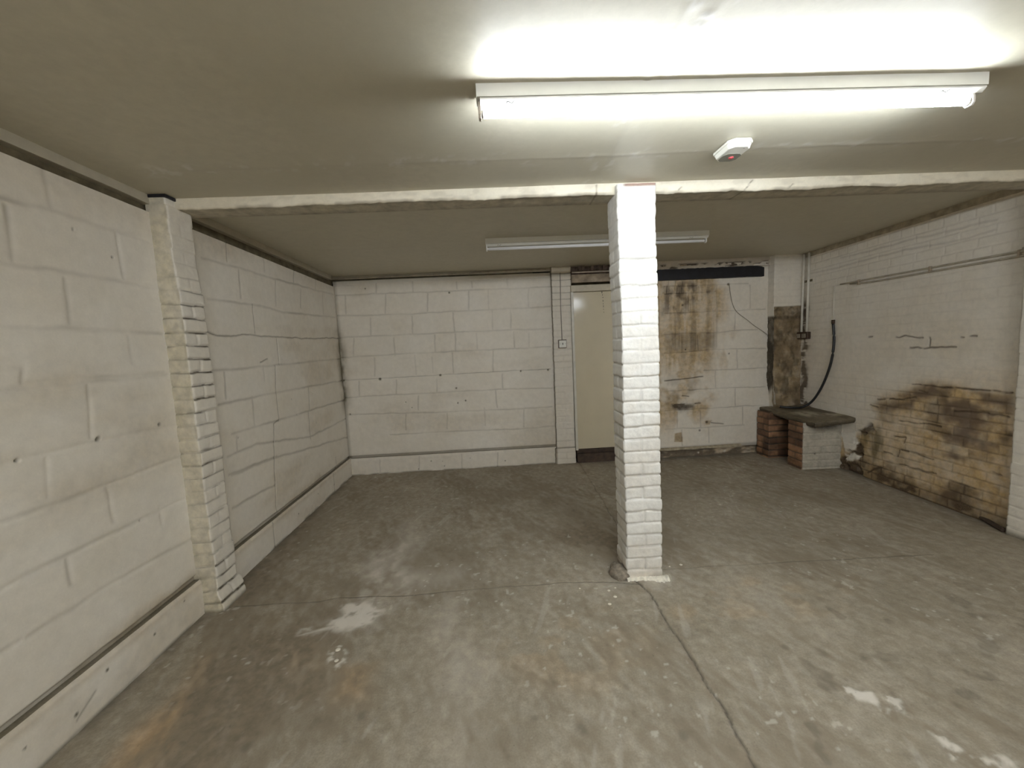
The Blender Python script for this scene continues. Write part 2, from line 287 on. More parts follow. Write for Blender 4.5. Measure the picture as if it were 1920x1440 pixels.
m_beam = surf('beam_paint', (.78, .73, .60), (.74, .68, .54), grime=(.15, .12, .08), stain=(.33, .305, .24), bump=.3, bscale=30)  # stain tone carries the painted shade under the beam
m_dark = plain('dark_gap_tone', (.13, .105, .06), .8, var=.4, bump=.5)  # in the wall-top gaps this dark tone paints in their shade
m_navy = plain('navy_steel', (.007, .007, .011), .5, var=.5, bump=.4)
m_metal = plain('white_enamel', (.74, .74, .70), .32, var=.03)
m_tubeoff = plain('unlit_tube_glass', (.80, .80, .82), .12, var=.02, coat=.3)
m_cap = plain('lampholder_plastic', (.45, .40, .33), .45, var=.2)
m_capw = plain('white_lampholder_plastic', (.75, .74, .70), .4, var=.05)
m_brass = plain('tube_end_metal', (.55, .52, .48), .3, 1.0, var=.1)
m_cream = plain('cream_gloss_door', (.60, .54, .40), .13, var=.05, scale=3, spec=.5)
m_boardm = plain('weathered_board', (.34, .275, .20), .7, var=.35, bump=.6)
m_sill = plain('dark_red_timber', (.055, .034, .022), .7, var=.5, bump=.6)
m_white = plain('white_plastic', (.76, .75, .68), .35, var=.03)
m_brown = plain('brown_plastic', (.055, .030, .018), .4, var=.3)
m_black = plain('black_rubber', (.008, .009, .011), .38, var=.2)
m_greyl = plain('grey_lens', (.22, .22, .18), .35, var=.1)
m_red = plain('red_lens', (.42, .06, .07), .25, var=.1)
m_ink = plain('dark_print', (.03, .03, .025), .5)
m_rail = plain('grimy_rail_paint', (.40, .36, .28), .45, var=.25)
m_pipe = plain('painted_conduit', (.68, .65, .57), .4, var=.08)
m_slab = surf('stone_slab', (.25, .205, .135), (.16, .128, .08), grime=(.05, .04, .025), extra=(.44, .40, .30), bump=.6, bscale=30, rough=.7, finevar=.2)
m_rubble = plain('mortar_rubble', (.20, .17, .13), .85, var=.5, scale=40, bump=.7)
m_plaster = plain('spilt_plaster', (.70, .66, .56), .75, var=.2, scale=40, bump=.6)
def emit(name, col, s):
    m, nt, p = new_mat(name); p.inputs['Base Color'].default_value = (.9, .9, .9, 1)
    p.inputs['Emission Color'].default_value = col+(1,); p.inputs['Emission Strength'].default_value = s; return m
m_lit = emit('lit_fluorescent_tube', (.92, .985, 1.05), TUBE_POWER)
m_litfill = emit('fill_lamp_tube', (.95, .985, 1.03), TUBE_POWER*1.85)  # stronger tube for the added fill lamps behind the camera

# ------------------------------------------------------------------ LEFT WALL
def axis(*parts):
    out = []
    for a, b, s in parts: out.append(np.arange(a, b-1e-6, s))
    out.append(np.array([parts[-1][1]])); return np.concatenate(out)
LPIER0, LPIER1 = 2.235, 2.41
u = axis((YFRONT, 1.1, .05), (1.1, D, .006)); v = axis((ZP-.02, 2.27, .006),)
U, V = np.meshgrid(u, v, indexing='ij')
LL = [l for l in LJ1+LJ2]
for z in (.485, .706, .935, 1.134, 1.40, 1.628, 1.866, 2.11): LL.append([(YFRONT, z), (1.4, z)])
for i, z in enumerate((.485, .706, .935, 1.134, 1.40, 1.628, 1.866)):
    for k in range(-5, 3): LL.append([(k*.46+(i % 2)*.23, z), (k*.46+(i % 2)*.23, z+.23)])
j1 = seg_field(U, V, LL, .010, seed=3, fade=.6)
j2 = seg_field(U, V, LJ3+LJ4, .0085, seed=5, fade=.5)
j3 = seg_field(U, V, LJ3D, .0045, seed=6, fade=.15, warp=.006)
und = (fbm(U*2.2, V*4, 11, 4)-.5)*.010 + (fbm(U*14, V*14, 12, 3)-.5)*.0022
h = und - .005*j1 - .0045*j2 - .007*j3
holes = spots(U, V, [(1.49, 1.135), (1.795, 1.145), (2.125, 1.146)], .010)+spots(U, V, [(1.94, .703), (3.53, 1.10), (3.95, 1.10), (3.98, .9), (3.6, .95), (2.75, .93), (1.82, 2.06), (1.99, 1.98), (3.98, .8)], .005)
h -= .012*np.clip(holes, 0, 1)
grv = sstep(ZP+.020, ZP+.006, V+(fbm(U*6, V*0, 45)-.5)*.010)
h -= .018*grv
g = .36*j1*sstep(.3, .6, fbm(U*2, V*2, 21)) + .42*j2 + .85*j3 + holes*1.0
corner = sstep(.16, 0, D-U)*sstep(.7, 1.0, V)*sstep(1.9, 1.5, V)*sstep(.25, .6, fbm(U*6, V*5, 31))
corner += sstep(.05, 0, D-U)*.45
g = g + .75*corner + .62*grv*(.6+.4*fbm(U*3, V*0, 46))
st = .28*sstep(.52, .75, fbm(U*1.3, V*3.2, 41)) + .35*corner + .25*sstep(2.05, 2.27, V)*fbm(U*3, V*8, 43)
# olive run-off just under the ledge and on the plinth line
st += .5*sstep(ZP+.10, ZP, V)*sstep(.4, .6, fbm(U*3, V*2, 44))
P = np.stack([xl(U)+h, U, V], -1)
# the plinth that stands proud under the wall: a baseboard of the same blocks
wl = link('wall_left', grid_mesh('wall_left', [(P, masks(U.shape, g, st), False)]), m_block)
tag(wl, kind='structure')
vp = axis((-.01, ZP-.012, .006),); U2, V2 = np.meshgrid(u, vp, indexing='ij')
pj = (fbm(U2*3, V2*6, 51)-.5)*.008 + (fbm(U2*16, V2*16, 52, 3)-.5)*.004
gj = spots(U2, V2, [(1.35, .12), (1.66, .15), (1.9, .13), (2.1, .17), (1.52, .08), (3.4, .1), (3.8, .13), (4.2, .08)], .007)
gl = seg_field(U2, V2, [[(1.52, .05), (1.60, .105)], [(3.0, 0), (3.0, .2)], [(4.2, 0), (4.21, .2)]], .005, seed=9)
P2 = np.stack([xl(U2)+PL+pj-.01*sstep(ZP-.03, ZP-.012, V2)-.003*gl, U2, V2], -1)
m2 = masks(U2.shape, gj+.7*gl+.8*sstep(.025, 0, V2)*sstep(.35, .6, fbm(U2*5, V2*9, 54)), .35*sstep(.15, .2, V2)+.2*sstep(.5, .7, fbm(U2*3, V2*5, 53)))
# top ledge of plinth: slopes back into the wall, darker towards it
tz = np.linspace(0, 1, 5)[None, :]
ty = np.repeat(u[:, None], 5, 1)
P3 = np.stack([xl(ty)+(P2[:, -1:, 0]-xl(ty))*(1-tz)-.02*tz, ty, P2[:, -1:, 2]+.0*tz], -1)
m3 = masks(P3.shape[:2], .62+.25*tz+.2*fbm(ty*3, ty*0, 55), .5)
bl = link('baseboard_left', grid_mesh('baseboard_left', [(P2, m2, False), (P3, m3, False)]), m_block); tag(bl, kind='structure')

# recess + ceiling strip along the left wall
def strip(name, pts, z0, z1, depth, nrm, mat, j=.004):
    """a slightly wavy rail following pts (x,y) with thickness depth along nrm"""
    bm = bmesh.new(); rows = []
    for k, (x, y) in enumerate(pts):
        a = (fbm(np.array([k*.37]), np.array([1.0]), 61)[0]-.5)*2*j
        n = Vector((nrm[0], nrm[1], 0))
        p0 = Vector((x, y, 0)); p1 = p0+n*(depth+a)
        rows.append([bm.verts.new((q.x, q.y, z)) for q, z in ((p0, z0+a), (p1, z0+a), (p1, z1), (p0, z1))])
    for a, b in zip(rows[:-1], rows[1:]):
        for i in range(4): bm.faces.new((a[i], a[(i+1) % 4], b[(i+1) % 4], b[i]))
    bm.faces.new(rows[0]); bm.faces.new(rows[-1][::-1])
    o = bm_obj(name, bm, mat, bevel=.002); return tag(o, kind='structure')
ys = np.append(np.arange(YFRONT, 2.2, .12), 2.245); strip('trim_1', [(xl(y)-.05, y) for y in ys], 2.312, HF+.004, .060, (1, 0), m_timber)
ys = np.arange(2.40, D+.01, .12); strip('trim_2', [(xl(y)-.05, y) for y in ys], 2.335, HB+.004, .060, (1, 0), m_timber)
ys = np.arange(YFRONT, D+.05, .3); strip('trim_3', [(xl(y)-.09, y) for y in ys], 2.255, 2.375, .060, (1, 0), m_dark)  # dark rail inside the gap, shade put into its colour

# ------------------------------------------------------------------ BACK WALL (block bay)
u = axis((xl(D)-.02, .80, .006)); v = axis((ZP-.02, 2.335, .006))
U, V = np.meshgrid(u, v, indexing='ij')
j1 = seg_field(U, V, BJ, .0078, seed=7, fade=.55); j2 = seg_field(U, V, BJD, .004, seed=8, fade=.3)
hl = spots(U, V, BHOLE[0][:4], .015)+spots(U, V, BHOLE[0][4:], .009)
h = (fbm(U*2, V*4, 71, 4)-.5)*.012+(fbm(U*14, V*14, 72, 3)-.5)*.0022-.004*j1-.005*j2-.012*np.clip(hl, 0, 1)
h -= .012*sstep(2.275, 2.285, V)*(1-sstep(.0, -.6, U)*.6)
grv = sstep(ZP+.012, ZP+.002, V); h -= .012*grv
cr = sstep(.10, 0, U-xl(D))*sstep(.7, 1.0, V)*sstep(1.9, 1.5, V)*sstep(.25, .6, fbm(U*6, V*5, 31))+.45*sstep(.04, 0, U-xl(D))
g = .30*j1+.6*j2+hl+.7*cr+.75*sstep(.700, .712, U)+.6*grv  # dark edge at the pier end paints in the shadow line there
g += .25*sstep(2.28, 2.3, V)  # shaded band at the wall top, painted into the colour
st = .22*sstep(.5, .75, fbm(U*1.2, V*3, 73))+.35*cr+.3*sstep(.06, 0, V-ZP)*fbm(U*4, V*4, 74)
P = np.stack([U, D-h, V], -1)
wb = link('wall_back', grid_mesh('wall_back', [(P, masks(U.shape, g, st), False)]), m_block); tag(wb, kind='structure')
vp = axis((-.01, ZP-.018, .006)); U2, V2 = np.meshgrid(axis((xl(D)-.02, .72, .006)), vp, indexing='ij')
jp = seg_field(U2, V2, PLJ, .006, seed=10)
pj = (fbm(U2*3, V2*6, 75)-.5)*.010+(fbm(U2*18, V2*18, 76, 3)-.5)*.005-.008*sstep(.17, .205, V2)-.005*jp
sp_ = spots(U2, V2, [(-.72, .11), (-.86, .12), (-1.02, .03), (-.38, .13), (.05, .07), (-.7, .05)], .007)
P2 = np.stack([U2, D-PL-.012-pj, V2], -1)
ty = U2[:, :5]; tz = np.linspace(0, 1, 5)[None, :]
P3 = np.stack([ty, P2[:, -1:, 1]+.06*tz, P2[:, -1:, 2]+0*tz], -1)
bb = link('baseboard_back', grid_mesh('baseboard_back', [(P2, masks(U2.shape, .35*jp+sp_+.75*sstep(.02, 0, V2)*sstep(.3, .6, fbm(U2*6, V2, 77)), .15), False), (P3, masks(P3.shape[:2], .7, .3), False)]), m_block)
tag(bb, kind='structure')
xs = np.arange(xl(D)-.05, .76, .12); strip('trim_4', [(x, D+.05) for x in xs], 2.352, HB+.004, .062, (0, -1), m_timber, .003)
xs = np.arange(xl(D)-.05, .76, .3); strip('trim_5', [(x, D+.08) for x in xs], 2.32, 2.385, .04, (0, -1), m_dark, .002)  # dark line at the back wall top, gap shade as colour

# ------------------------------------------------------------------ BACK WALL (damp bay)
u = axis((1.90, 3.75, .006)); v = axis((.105, HB+.01, .006))
U, V = np.meshgrid(u, v, indexing='ij')
j1 = seg_field(U, V, RJ+RJ2, .0055, seed=13, fade=.5); j2 = seg_field(U, V, RJD, .006, seed=14, fade=.1)
h = (fbm(U*2, V*4, 81, 4)-.5)*.014+(fbm(U*14, V*14, 82, 3)-.5)*.003-.005*j1-.008*j2
streak = fbm(U*16, V*1.3, 83, 4)
left = sstep(2.75, 2.55, U+.12*(fbm(U*4, V*4, 84)-.5))
brown = left*sstep(.9, 1.3, V)*(.55+.6*sstep(.35, .62, streak))
brown = np.maximum(brown, .9*sstep(.30, .05, abs(U-2.62))*sstep(1.55, 1.75, V)*sstep(2.12, 2.0, V)*sstep(.3, .55, fbm(U*5, V*2, 85)))
brown = np.maximum(brown, .8*left*sstep(.2, .6, V)*sstep(.35, .6, fbm(U*5, V*5, 86)))
brown = np.maximum(brown, .55*sstep(3.0, 2.9, U)*sstep(1.75, 1.3, V)*sstep(.8, 1.3, V)*sstep(.4, .6, fbm(U*6, V*2.5, 92)))
dk = poly_field(U, V, [[(2.02, 2.1), (2.35, 2.14), (2.62, 2.05), (2.55, 1.98), (2.38, 1.93), (2.30, 1.80), (2.05, 1.78)]], .05, .07, 87)*sstep(.42, .60, fbm(U*11, V*6, 88))
dk2 = poly_field(U, V, [[(2.13, .665), (2.42, .665), (2.40, .60), (2.22, .57), (2.14, .61)]], .03, .03, 89)*sstep(.3, .6, fbm(U*7, V*7, 90))
dk3 = poly_field(U, V, [[(2.03, .97), (2.5, .98), (2.3, .60), (2.05, .60)]], .06, .05, 91)*.30*sstep(.35, .6, fbm(U*9, V*9, 95))
dk4 = poly_field(U, V, [[(2.05, 1.55), (2.68, 1.52), (2.68, 1.33), (2.05, 1.31)]], .03, .03, 96)*.35
rust = poly_field(U, V, [[(2.16, .31), (2.24, .31), (2.25, .20), (2.15, .21)], [(2.54, .44), (2.62, .44), (2.6, .40), (2.55, .40)]], .012, .02, 93)
g = .46*j1+.95*j2+.62*dk+.9*dk2+1.0*dk3+.95*dk4+.30*rust+.5*sstep(.16, .12, V)+.35*sstep(2.75, 2.5, U)*sstep(.50, .68, streak)*sstep(.9, 1.5, V)
g += spots(U, V, [(2.30, 1.335), (2.83, 2.09), (2.27, 1.87), (2.84, 1.26), (2.56, .43), (2.47, .33)], .014)*.8
st = brown*1.1+1.6*rust+.15*fbm(U*3, V*3, 94)
P = np.stack([U, DR-h, V], -1)
grids = [(P, masks(U.shape, g, st, .25*dk), False)]
# left reveal of this bay and the strip of wall over the door
rv = np.linspace(-.01, HB+.01, 40); Ur, Vr = np.meshgrid(np.array([DR, DR+.03, DR+.16]), rv, indexing='ij')
Pr = np.stack([np.full(Ur.shape, 1.90), Ur, Vr], -1); grids.append((Pr, masks(Ur.shape, .1, .1), True))
# recessed foot of the wall
Uf, Vf = np.meshgrid(axis((1.90, 3.75, .01)), axis((-.01, .12, .008)), indexing='ij')
hf = (fbm(Uf*7, Vf*20, 97)-.5)*.03
drip = spots(Uf, Vf, [(2.47, .04), (2.81, .04)], .016)
grids.append((np.stack([Uf, DR+.035-hf, Vf], -1), masks(Uf.shape, .85*sstep(.25, .5, fbm(Uf*6, Vf*16, 98))*(1-drip), .8*(1-drip), .0), False))
wr = link('wall_back_right', grid_mesh('wall_back_right', grids), m_backr); tag(wr, kind='structure')
bm = bmesh.new()
xs = np.arange(1.91, 3.04, .06); rows = []
for k, x in enumerate(xs):
    a = (rnd(k, 3)-.5)*.012; rows.append([bm.verts.new(q) for q in ((x, DR+.02, .100+a*.3), (x, DR-.028+a, .102+a*.4), (x, DR-.024+a, .128), (x, DR+.02, .14))])
for a, b in zip(rows[:-1], rows[1:]):
    for i in range(4): bm.faces.new((a[i], a[(i+1) % 4], b[(i+1) % 4], b[i]))
bm.faces.new(rows[0]); bm.faces.new(rows[-1][::-1])
tag(bm_obj('trim_6', bm, plain('dusty_ledge', (.36, .31, .22), .8, var=.35, scale=20, bump=.5), bevel=.003), kind='structure')
# filler wall behind door, over it and beside it
bm = bmesh.new(); add_box(bm, .70, 3.8, DR+.16, DR+.20, -.02, HB+.05)
tag(bm_obj('wall_back_core', bm, m_dark), kind='structure')

# ------------------------------------------------------------------ RIGHT WALL
u = axis((YFRONT, 1.9, .05), (1.9, D+.05, .006)); v = axis((-.01, HB+.01, .006))
U, V = np.meshgrid(u, v, indexing='ij')
# brick bond: 75 mm courses, stretchers 225 mm with header rows
wv_ = V+(fbm(U*2.2, V*1.5, 101, 3)-.5)*.022; wu_ = U+(fbm(U*9, V*9, 102, 2)-.5)*.012
row = np.floor(wv_/.075).astype(int); hdr = (row % 4 == 2)
bl_ = np.where(hdr, .1125, .225); off = np.where(row % 2 == 0, 0, .1125)+(rnd(row, row*0, 5)-.5)*.06
col = np.floor((wu_+off)/bl_).astype(int)
dv = np.minimum(wv_/.075-row, 1-(wv_/.075-row))*.075; du = ((wu_+off)/bl_-col); du = np.minimum(du, 1-du)*bl_
jt = np.maximum(np.exp(-(dv/.0055)**2), .75*np.exp(-(du/.0055)**2))
vis = .34+.65*sstep(1.95, 2.12, V)+.8*sstep(1.0, .9, V)*sstep(3.95, 3.6, U)+.25*sstep(.4, .65, fbm(U*1.5, V*2, 103)); vis = np.clip(vis, 0, 1)
drk = seg_field(U, V, WRD+WRD2, .0065, seed=15, fade=.2, warp=.010)*sstep(.30, .52, fbm(U*17, V*17, 142)+.1)
ul = seg_field(U, V, WRU, .008, seed=16, fade=.2)
damp = poly_field(U, V, DAMP, .045, .05, 104, 7)
damp = damp*(.66+.45*sstep(.3, .6, fbm(U*5, V*5, 105)))
cen = poly_field(U, V, [[(3.50, .68), (3.12, .74), (3.02, .42), (3.10, .14), (3.42, .18)]], .09, .08, 145, 5)
damp = damp*(1-.45*cen)
halo = poly_field(U, V, DAMP, .22, .12, 140, 4)
DARKR[0] = [(3.02, .74), (2.99, .90), (2.55, .93), (2.52, .60), (2.74, .50), (2.96, .56)]
dkr = poly_field(U, V, DARKR, .05, .07, 106, 6)*sstep(.25, .55, fbm(U*6, V*7, 107)+.16*(rnd(row, col, 3)-.5)+.06)
blk = poly_field(U, V, BLK, .02, .04, 108, 12); olv = poly_field(U, V, OLIVE, .05, .05, 109)
wht = poly_field(U, V, WHT, .012, .03, 110, 14)
low = sstep(.16, .02, V)*sstep(4.0, 3.6, U)*sstep(.25, .55, fbm(U*6, V*6, 111))
tj = seg_field(U, V, [[(4.555, .50), (4.53, 1.1), (4.545, 1.80)], [(4.545, .55), (4.46, .60)]], .042, warp=.03, seed=17)
tj = np.clip(tj*1.8, 0, 1)*sstep(.28, .5, fbm(U*9, V*22, 112)+.25*jt)*sstep(1.9, 1.75, V)*sstep(.5, .6, V)
brk = rnd(row, col, 1)
h = (fbm(U*2, V*4, 113, 4)-.5)*.012+(fbm(U*16, V*16, 114, 3)-.5)*.003-.0045*jt*vis-.010*drk+(brk-.5)*.002*vis
h += wht*.006*fbm(U*30, V*30, 115) - blk*.03*sstep(.4, .6, fbm(U*14, V*14, 116)) - .010*poly_field(U, V, [WRD[0]], .01, .01, 117)
h += -.004*ul
g = jt*vis*(.10+.30*damp)+.9*drk+.55*damp*sstep(.56, .72, fbm(U*4.5, V*6, 143))+.25*damp*sstep(.30, .0, V)+.85*blk+.35*low+.85*tj+.25*ul+.5*sstep(.015, -.005, V)
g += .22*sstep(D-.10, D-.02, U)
st = damp*(1.0+.18*(brk-.5))+.40*halo*(1-damp)+.35*low+.4*tj+.12*sstep(.5, .7, fbm(U*1.4, V*2.5, 118))+.30*sstep(3.6, 2.6, U)*sstep(1.6, 1.0, V)*(1-damp)*.8
st += .40*sstep(2.30, 2.345, V)*sstep(4.6, 3.6, U)
keep = 1-wht
P = np.stack([xr(U)-h, U, V], -1)
wri = link('wall_right', grid_mesh('wall_right', [(P, masks(U.shape, g*keep, st*keep, .85*dkr*keep, .75*olv*keep*sstep(.2, .5, fbm(U*14, V*4, 119))), True)]), m_right)
tag(wri, kind='structure')
ys = np.arange(YFRONT, D, .12)
strip('trim_7', [(xr(y)+.03, y) for y in ys if y > 2.45], 2.335, HB+.004, .036, (-1, 0), plain('grimy_strip', (.40, .35, .26), .7, var=.3, bump=.4), .004)

# front wall behind the camera
bm = bmesh.new(); add_box(bm, -2.2, 3.9, YFRONT-.06, YFRONT, -.02, HF+.05)
tag(bm_obj('wall_front', bm, m_block), kind='structure')

# ------------------------------------------------------------------ FLOOR
u = axis((-2.1, 3.9, .0075)); v = axis((YFRONT-.05, 1.0, .05), (1.0, 2.7, .006), (2.7, 5.0, .010))
U, V = np.meshgrid(u, v, indexing='ij')
Uc = U+(fbm(U*38, V*38, 147, 3)-.5)*.016
ck = seg_field(Uc, V, FC[1:2], .0052, seed=21, fade=.15, warp=.006)
ck2 = seg_field(U, V, FC[:1]+FC[2:], .0035, seed=22, fade=.45, warp=.005)
fw = poly_field(U, V, FW[:1], .035, .08, 120, 9)*sstep(.30, .58, fbm(U*22, V*22, 121, 5)+.10)
fw = np.maximum(fw, .38*poly_field(U, V, [[(-.98, 2.05), (-.95, 2.30), (-.93, 2.75), (-.74, 3.0), (-.68, 2.5), (-.60, 2.2), (-.74, 2.02)]], .12, .12, 148, 5)*sstep(.3, .7, fbm(U*16, V*16, 149, 5)))
fw = np.maximum(fw, poly_field(U, V, FW[1:], .012, .05, 122, 14)*sstep(.42, .58, fbm(U*26, V*26, 123)))
fw = np.maximum(fw, .75*poly_field(U, V, [[(-1.12, 1.985), (-1.10, 1.995), (-.96, 2.05), (-.95, 2.02)]], .012, .01, 141))
fr = poly_field(U, V, FR, .10, .10, 124, 4)*sstep(.25, .6, fbm(U*4, V*4, 125))
fd = poly_field(U, V, FD, .16, .12, 126, 3)
sc = (.8+.4*fbm(U*2, V*2, 127))
fine_ = (fbm((U+.4*V)*30, (V-.4*U)*14, 157, 4)-.5)
patch = sstep(.46, .74, .35*fine_+ fbm((U+.6*V)*2.6, (V-.6*U)*1.2, 128, 5))*.75
blot = sstep(.66, .74, fbm(U*10, V*10, 129, 3))*sstep(.5, 1.2, U)*sstep(2.4, 1.8, V)*.75
blot += spots(U, V, [(.08, 1.42), (.25, 1.36), (.62, 1.30), (.48, 1.52), (-.62, 1.49), (-1.02, 1.40), (.30, 1.9), (1.42, 1.62), (1.6, 1.58), (1.28, 1.66)], .022)*.8
lt = poly_field(U, V, FLt, .16, .12, 130, 3)*.34*(.4+.6*sstep(.3, .6, fbm((U-.3*V)*9, (V+.3*U)*3, 144)))
scratch = .5*sstep(.74, .80, fbm((U-.35*V)*22, (V+.35*U)*3.2, 131, 3))*.30*sstep(.4, .6, fbm(U*2, V*2, 132))
chips = sstep(.80, .84, fbm(U*30, V*30, 133, 2))*sstep(.45, .6, fbm(U*1.5, V*1.5, 134))*.8
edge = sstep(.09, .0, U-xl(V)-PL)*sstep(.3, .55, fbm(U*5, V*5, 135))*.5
near_pil = np.exp(-(((U-.84)/.30)**2+((V-2.3)/.22)**2)**2)*.25*sstep(.3, .6, fbm(U*9, V*9, 136))
rp = np.clip(1-np.hypot((U-1.30)/.9, (V-2.02)/.28), 0, 1)
rp2 = np.clip(1-np.hypot((U-.35)/.55, (V-1.75)/.35), 0, 1)
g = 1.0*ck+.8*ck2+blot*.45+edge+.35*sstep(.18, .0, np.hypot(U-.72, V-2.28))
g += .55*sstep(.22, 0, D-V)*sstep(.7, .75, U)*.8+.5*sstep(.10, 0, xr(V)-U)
st = fr*.72+.18*sstep(.1, .5, rp+rp2)*sstep(.45, .65, fbm(U*8, V*8, 137))
raw = patch*.85+fd*.70+.9*np.clip(fine_, 0, 1)
h = (fbm(U*1.2, V*1.2, 138, 4)-.5)*.012+(fbm(U*12, V*12, 139, 3)-.5)*.0018-.010*ck-.004*ck2+.002*fw
P = np.stack([U, V, h*1.0], -1)
fl = link('floor', grid_mesh('floor', [(P, masks(U.shape, g, st, raw, np.clip(fw*.95+lt+scratch+chips*.5+near_pil+.30*np.clip(-fine_, 0, 1), 0, 1)), False)]), m_floor); tag(fl, kind='structure')

# ------------------------------------------------------------------ CEILING
def ceil_grid(ya, yb, z, step, seams):
    u = axis((-2.1, 3.9, step)); v = axis((ya, yb, step)); U, V = np.meshgrid(u, v, indexing='ij')
    s = seg_field(U, V, seams, .012, seed=31, fade=.5)
    fl_ = sstep(.62, .70, fbm(U*24, V*24, 151, 3))*seg_field(U, V, seams, .05, seed=32, warp=.02)
    zz = z+(fbm(U*.9, V*.9, 152, 3)-.5)*.012+(fbm(U*7, V*7, 153, 3)-.5)*.0012-.002*s-.0015*fl_
    return U, V, s, fl_, zz
seams = [[(-1.6, 1.965), (.6, 1.958), (1.6, 1.924), (3.5, 1.90)], [(.572, YFRONT), (.573, 1.12), (.571, 1.37), (.61, 1.95), (.592, 2.28)], [(.640, .4), (.655, 1.12), (.64, 1.37)]]
U, V, s, fl_, zz = ceil_grid(YFRONT-.05, 2.40, HF, .012, seams)
zz += .014*np.clip(V-1.962, 0, .34)
tape = sstep(.012, 0, abs(U-.610)-.030)*sstep(1.42, 1.38, V)
tg = tape*(.10+.3*sstep(.6, .7, fbm(U*30, V*8, 155)))
g = .12*s+tg+.12*sstep(.6, .8, fbm(U*3, V*3, 156))*0
grids = [(np.stack([U, V, zz], -1), masks(U.shape, g, .12*sstep(.5, .7, fbm(U*1.5, V*1.5, 154)), 0, .5*fl_), True)]
U, V, s, fl_, zz = ceil_grid(2.36, D+.15, HB, .016, [[(-1.85, 3.6), (3.6, 3.55)]])
grids.append((np.stack([U, V, zz], -1), masks(U.shape, .05*s, .1, 0, 0), True))
# closing fascia between the two levels is inside the beam
ce = link('ceiling', grid_mesh('ceiling', grids), m_ceil); tag(ce, kind='structure')

# ------------------------------------------------------------------ CEILING BEAM
def rough_beam(name, x0, x1, y0, y1, z0, z1, mat):
    xs = axis((x0, x1, .01)); n = len(xs); prof = []
    K = [(y1, z0), (y1, z1)]
    cols = []
    ed = (fbm(xs*6, xs*0, 161, 4)-.5)*.020+(fbm(xs*28, xs*0, 162, 3)-.5)*.010
    ff = (fbm(xs*2, xs*0+3, 163, 3)-.5)*.010
    zs = np.linspace(0, 1, 9)
    pts = []
    for t in zs: pts.append(np.stack([xs, y0+ff+(.004*t*0)+(.010*(1-t)**6), z1+(z0+ed-z1)*(1-t)], -1))
    pts = pts[::-1]
    under = [np.stack([xs, y0+ff+.012+(y1-y0-.012)*t, z0+ed*(1-t)+.004], -1) for t in (0.05, .3, .65, 1)]
    back = [np.stack([xs, np.full(n, y1), np.full(n, z1)], -1)]
    G = np.stack(pts+under+back, 1)
    mk = masks(G.shape[:2]); mk[:, 9:, 1] = .95; mk[:, 9:, 3] = .0; gr = sstep(.5, .72, fbm(G[..., 0]*14, G[..., 2]*40, 164))*.35  # underside toned darker, its shade put into the colour
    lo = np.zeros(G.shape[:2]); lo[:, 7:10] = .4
    cl = seg_field(G[..., 0], G[..., 2], [[(.62, 2.30), (.622, 2.36)], [(1.49, 2.30), (1.53, 2.352)], [(1.1, 2.318), (1.12, 2.33)], [(1.75, 2.312), (1.78, 2.33)]], .003, seed=33, fade=0)
    mk[..., 0] = np.clip(gr*.5+lo*sstep(.4, .6, fbm(G[..., 0]*9, G[..., 2]*3, 165))+.8*cl, 0, 1)
    return link(name, grid_mesh(name, [(G, mk, True)]), mat)
bmo = rough_beam('ceiling_beam', xl(2.3)-.02, xr(2.3)+.02, 2.30, 2.46, 2.302, 2.372, m_beam)
tag(bmo, 'shallow cream painted beam with ragged lower edge spanning the ceiling over the free-standing brick pillar', 'beam')

